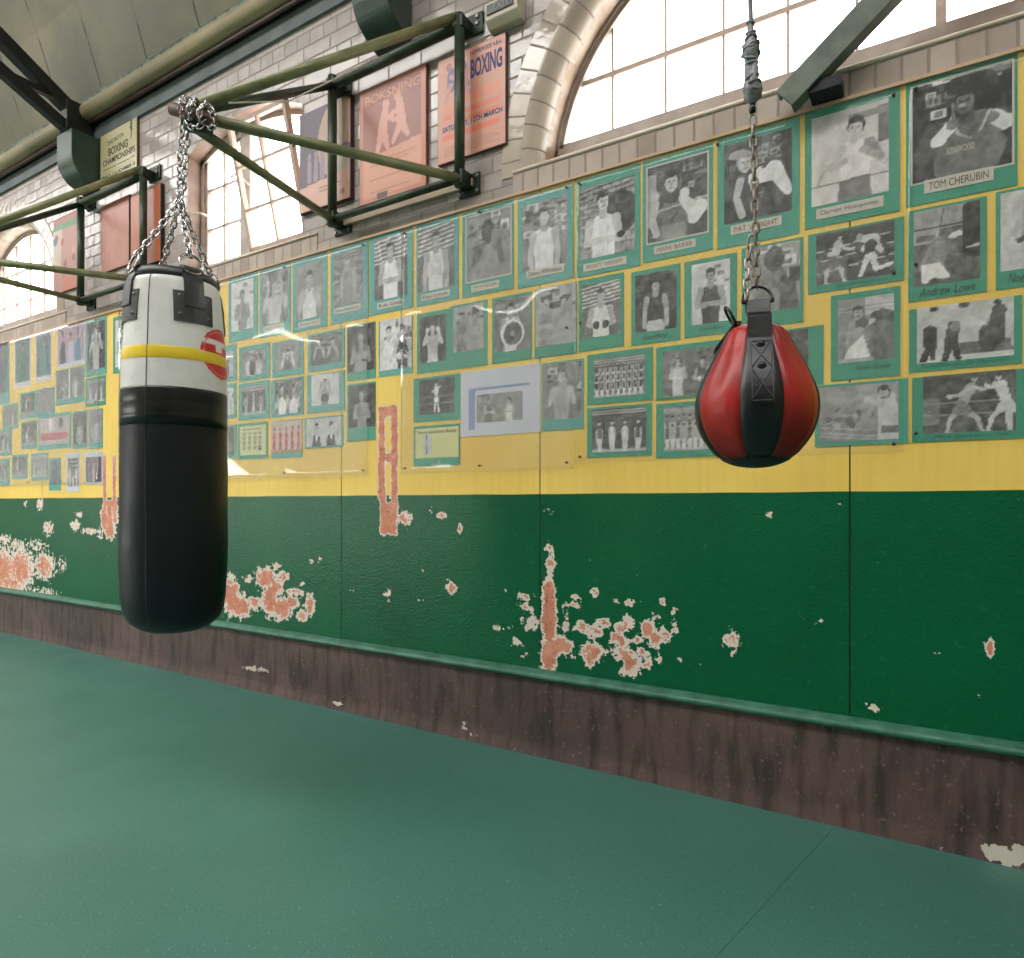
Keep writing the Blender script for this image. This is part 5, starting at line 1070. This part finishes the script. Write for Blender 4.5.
    MB().tube([(Vector((math.cos(A0-.53), math.sin(A0-.53), 0))*(R(387)*1.004 if py > 386 else 1)*(1 if py > 386 else 1)*(1 if False else 1)*1.0+Vector((0, 0, zz(py)))) if False else Vector((math.cos(A0-.53)*rr_*lump(A0-.53, zz(py)), math.sin(A0-.53)*rr_*lump(A0-.53, zz(py)), zz(py))) for py, rr_ in [(p_, r_*KR) for p_, r_ in [q for q in prof if q[0] < 620]+tz[1:-1]+up]], .0022, 6).build('side_seam', mat('dark_thread', hx('3a3c40'), .5), root, smooth=True)
    # round emblem printed on the white part, crossed by the yellow stripe
    n = 40; th0 = A0+math.radians(61); rad = 26.5*.004108; pts = np.linspace(-1, 1, n); gx, gz = np.meshgrid(pts, pts)
    rgb = np.ones((n, n, 3))*A('d8342c'); rgb[(np.abs(gz-.42) < .10) & (gx < .5)] = A('ece4e2'); rgb[(np.abs(gz-.18) < .14) & (np.abs(gx+.12) < .2)] = A('ece4e2'); rgb[(np.hypot(gx, gz) > .84) & (np.hypot(gx, gz) < .9)] = A('e07a74')
    V, F, C, idx = [], [], [], {}
    for j in range(n):
        for i in range(n):
            if math.hypot(gx[j, i], gz[j, i]) <= 1.02:
                x_, z_ = gx[j, i], gz[j, i]; q_ = math.hypot(x_, z_)
                if q_ > 1: x_ /= q_; z_ /= q_
                py = 345-z_*26.5; r = R(py); a = th0+x_*rad/r; r = r*lump(a, zz(py))+.0012; idx[j, i] = len(V); V.append((r*math.cos(a), r*math.sin(a), zz(py))); C.append((*rgb[j, i], 1))
    for j in range(n-1):
        for i in range(n-1):
            q = [(j, i), (j, i+1), (j+1, i+1), (j+1, i)]
            py = 345-(gz[j, i]+gz[j+1, i])/2*26.5
            if all(k in idx for k in q) and not (345.5 < py < 357.2): F.append([idx[k] for k in q])
    me = bpy.data.meshes.new('round_emblem'); me.from_pydata(V, [], F); me.update(); ca = me.color_attributes.new('ink', 'FLOAT_COLOR', 'POINT'); ca.data.foreach_set('color', np.array(C, 'f4').ravel()); me.materials.append(PRINT)
    me.polygons.foreach_set('use_smooth', [True]*len(me.polygons)); o = bpy.data.objects.new('round_emblem', me); COL.objects.link(o); o.parent = root; o['label'] = 'round red emblem with a white stroke'
heavy_bag()

# ------------------------------------------------------------------ red and black punch ball on its chain
def punch_ball():
    S = 1.45/667; c0 = atz(755.5, 503, 1.45); top = atz(750, 0, 1.45); A0 = math.radians(-78); Z0 = 1.2+(503-468)*S
    root = empty('punch_ball', (c0.x, c0.y, Z0)); tag(root, 'red and black leather punch ball hanging from a long chain', 'punch ball'); z = lambda py: 1.2+(503-py)*S-Z0
    prof = [(468, 0), (467.4, 9), (466, 18), (463, 27), (458, 36), (452, 43.5), (437, 55), (420, 61.5), (403, 62.6), (386, 58), (366, 48.5), (351, 40), (340, 34.5), (333, 30), (328.5, 23), (326.5, 14), (326, 0)]
    # smooth profile
    P_ = [(r*S*.93, z(py)) for py, r in prof]; pr = []
    for i in range(len(P_)-1):
        p0, p1, p2, p3 = P_[max(i-1, 0)], P_[i], P_[i+1], P_[min(i+2, len(P_)-1)]
        for k in range(4):
            t = k/4; f = lambda a, b, c, d: .5*(2*b+(c-a)*t+(2*a-5*b+4*c-d)*t*t+(3*b-a-3*c+d)*t**3)
            pr.append((max(0, f(p0[0], p1[0], p2[0], p3[0])), f(p0[1], p1[1], p2[1], p3[1])))
    pr.append(P_[-1])
    def leather(nm, c1, c2):
        m = bpy.data.materials.new(nm); t = NT(m); c = t.mix(t.step(t.noise(9, 5), .35, .68), hx(c1), hx(c2)); c = t.mix(t.math('MULTIPLY', t.step(t.noise(26, 6), .6, .7), .35), c, tuple(v*.35 for v in hx(c1)))
        t.l(c, t.b.inputs['Base Color']); t.l(t.math('MULTIPLY_ADD', t.noise(12, 4), .25, .25), t.b.inputs['Roughness'])
        cr = t.n('TexNoise', i_Scale=16.0, i_Detail=4.0, i_Distortion=.8); t.l(t.scaled((1, 1, .35)), cr.inputs['Vector'])
        t.bump(t.math('ADD', cr.outputs[0], t.math('MULTIPLY', t.noise(140, 3), .12)), .5, .006); return m
    red = leather('red_leather', 'b3201a', '8a1916'); blk = leather('black_leather', '121518', '1b1e21')
    zt = z(330)
    H = z(323)
    for q in range(4):
        cen = math.radians(6+90*q)
        for nm, a0, a1, m in (('black_panel', cen-math.radians(20), cen+math.radians(20), blk), ('red_panel', cen+math.radians(20), cen+math.radians(70), red)):
            def fn(a, zz_, a0=a0, a1=a1, nm=nm):
                d = min(a-(A0+a0), (A0+a1)-a); g = 1-.03*math.exp(-(d/.035)**2)+.012*math.sin(PI*min(1, max(0, d/.35)))
                if nm == 'red_panel': g += .035*math.sin((a-A0-a0)*19+zz_*12)*math.exp(-max(0, H-zz_)/.06)*min(1, d/.1)+.008*math.sin((a-A0)*9-zz_*40)*min(1, d/.15)
                return g
            MB().lathe(pr, 14 if nm == 'black_panel' else 24, fn=fn, a0=A0+a0, a1=A0+a1).build(nm, m, root, smooth=True)
    MB().lathe([(r_*1.03+.0012, z_) for r_, z_ in pr if z_ < z(458.5)], 48).build('base_cap', blk, root, smooth=True)
    th = mat('grey_stitch', hx('4a4e52'), .6, var=0)
    # front strap stitched over the black panel and looped through the ring
    cen = math.radians(6); ang = A0+cen; d = Vector((math.cos(ang), math.sin(ang), 0)); sd = Vector((-d.y, d.x, 0))
    def rad(zz_):
        for (r0, z0), (r1, z1) in zip(pr, pr[1:]):
            if z0 <= zz_ <= z1: return r0+(r1-r0)*(zz_-z0)/(z1-z0+1e-9)
        return 0
    for k in (0, 3):
        dk = Matrix.Rotation(k*PI/2, 3, 'Z') @ d; sk = Vector((-dk.y, dk.x, 0))
        zn = lambda py: 1.2+(503-py)*S*.925-Z0
        pts = [dk*(rad(zn(py))*1.015+.004)+Vector((0, 0, zn(py))) for py in ((405, 396, 388, 380, 372, 364, 356, 348, 340, 334) if k == 0 else (338, 334))]
        if k == 0: pts += [dk*(rad(zn(334))*.92+.003)+Vector((0, 0, z(325))), dk*.056+Vector((0, 0, z(320))), dk*.050+Vector((0, 0, z(312))), dk*.046+Vector((0, 0, z(306.5))), dk*.036+Vector((0, 0, z(306.5))), dk*.03+Vector((0, 0, z(316)))]
        else: pts += [dk*.05+Vector((0, 0, z(328))), dk*.042+Vector((0, 0, z(322))), dk*.03+Vector((0, 0, z(323)))]
        hw = .024 if k == 0 else .016
        s_ = MB().sweep([p for p in pts], [(-hw, -.0025), (hw, -.0025), (hw, .0025), (-hw, .0025)], up=dk).build('strap', blk, root, bevel=.001)
        if k == 0:
            rr = lambda zz_: rad(zz_)*1.015+.0078
            def line(u0, p0, u1, p1): return [d*rr(zn(p0+(p1-p0)*i/8))+sd*(u0+(u1-u0)*i/8)+Vector((0, 0, zn(p0+(p1-p0)*i/8))) for i in range(9)]
            for u0, p0, u1, p1 in ((-.0198, 338, .0198, 368), (.0198, 338, -.0198, 368), (-.0198, 368, .0198, 401), (.0198, 368, -.0198, 401), (-.0198, 338, -.0198, 402), (.0198, 338, .0198, 402), (-.0198, 402, .0198, 402), (-.0198, 338, .0198, 338)):
                MB().tube(line(u0, p0, u1, p1), .0013, 5).build('stitching', th, s_, smooth=True)
            for py in (342, 366):
                e = MB().lathe([(0, .004), (.005, .0035), (.0085, .001), (.009, -.001)], 14).build('rivet', mat('dark_rivet', hx('34363a'), .3, .6), s_, smooth=True); p = d*(rr(zn(py)))+Vector((0, 0, zn(py))); e.location = p; e.rotation_euler = (0, PI/2, ang)
    dr = mat('dark_ring', hx('3a3c40'), .25, .9, var=.2)
    base = d*.042+Vector((0, 0, z(307)))
    MB().tube([base+sd*.0305*math.cos(v)+Vector((0, 0, .036*max(math.sin(v), -.05)))-d*.016*max(0, math.sin(v)) for v in [2*PI*j/28 for j in range(28)]], .0032, 8, closed=True).build('d_ring', dr, root, smooth=True)
    d3 = -sd; b2 = d3*.040+d*.01+Vector((0, 0, z(317)))
    MB().tube([b2+d*.022*math.cos(v)+Vector((0, 0, .022*math.sin(v)))+d3*(.012+.012*math.sin(v)) for v in [2*PI*j/24 for j in range(24)]], .0032, 8, closed=True).build('d_ring', dr, root, smooth=True)
    # chain, lashed knot and rope
    up = top-Vector((c0.x, c0.y, Z0)); foot = base+Vector((0, 0, .034))-d*.014
    dirn = (up-foot); at_ = lambda py: foot+dirn*((z(py)-foot.z)/(up.z-foot.z))
    old = mat('old_chain', hx('b8b0a6'), .35, .7, var=.4, vs_=50, col2=hx('7a7066'))
    chain_mb([foot, at_(118)], pitch=.0235, wr=.0027, hw=.0068, k=5).build('chain', old, root, smooth=True)
    chain_mb([base+d3*.024+d*.012+Vector((0, 0, .002)), at_(262)+d3*.016, at_(240)+d3*.008], pitch=.0235, wr=.0027, hw=.0068, k=5, tw=.6).build('chain', old, root, smooth=True)
    MB().lathe([(0, -.012), (.006, -.01), (.008, 0), (.005, .012), (0, .014)], 10).build('shackle', dr, root, smooth=True, loc=at_(112))
    gr = mat('grey_lashing', hx('9a9ca2'), .55, var=.35, vs_=60, bump=.6, bs=160, col2=hx('6a6a70'))
    b = MB(); kn = [(108, .003), (104, .010), (100, .016), (95, .019), (90, .018), (86, .015), (80, .0135), (72, .0145), (66, .0115), (60, .012), (55, .019), (51, .015), (47, .018), (43, .012), (38, .009), (30, .006), (20, .005), (0, .0045), (-60, .0045)]
    rs = []
    for py, r in kn:
        c = at_(py); rs.append(b.ring([c+Vector((math.cos(v), math.sin(v), 0))*r*(1+.18*math.sin(3*v+py)+.1*math.sin(5*v-py*.7)) for v in [2*PI*j/16 for j in range(16)]]))
    for p, q in zip(rs, rs[1:]): b.bridge(p, q)
    b.build('lashing', gr, root, smooth=True)
    b = MB()
    for i, (py, r, ti) in enumerate(((88, .017, .3), (93, .017, -.3), (54, .0165, .4), (49, .016, -.4), (60, .0125, .5), (66, .0125, .2), (80, .0135, .35), (40, .011, .3), (34, .009, -.3), (24, .0065, .3))):
        c = at_(py); b.tube([c+Vector((math.cos(v)*r, math.sin(v)*r, ti*r*math.cos(v+i))) for v in [2*PI*j/16 for j in range(16)]], .0028, 6, closed=True)
    b.build('wrapping_turns', gr, root, smooth=True)
    e = at_(-60); MB().tube([e, (e.x, e.y, 6.05-Z0)], .0045, 8).build('rope', gr, root, smooth=True)
punch_ball()

# ------------------------------------------------------------------ unseen fluorescent fittings added for their streaks in the clear sheets
def added_strip_lights():
    em = bpy.data.materials.new('added_streak_tube'); t = NT(em); t.b.inputs['Emission Color'].default_value = (1, .97, .9, 1); t.b.inputs['Emission Strength'].default_value = 14
    wh = mat('white_enamel', hx('d8d6cc'), .4, var=.05)
    for i, (x, l) in enumerate(((-10.4, 'farthest strip light of the added row, seen only as streaks in the clear sheets'), (-8.3, 'second strip light from the far end of the added unseen row'), (-6.2, 'third strip light from the far end of the added unseen row'), (-4.1, 'nearest strip light of the added unseen row'))):
        root = empty('strip_light', (x, -4.0, 3.62)); tag(root, l, 'light', 'unseen strip lights added for streaks in the clear sheets')
        MB().box(-.78, .78, -.05, .05, .045, .10).build('housing', wh, root, bevel=.006)
        MB().tube([(-.74, 0, .015), (.74, 0, .015)], .019, 12).build('tube', em, root, smooth=True)
        for dx in (-.6, .6): MB().tube([(dx, 0, .1), (dx, 0, 3.2)], .003, 6).build('hanging_wire', wh, root)
added_strip_lights()
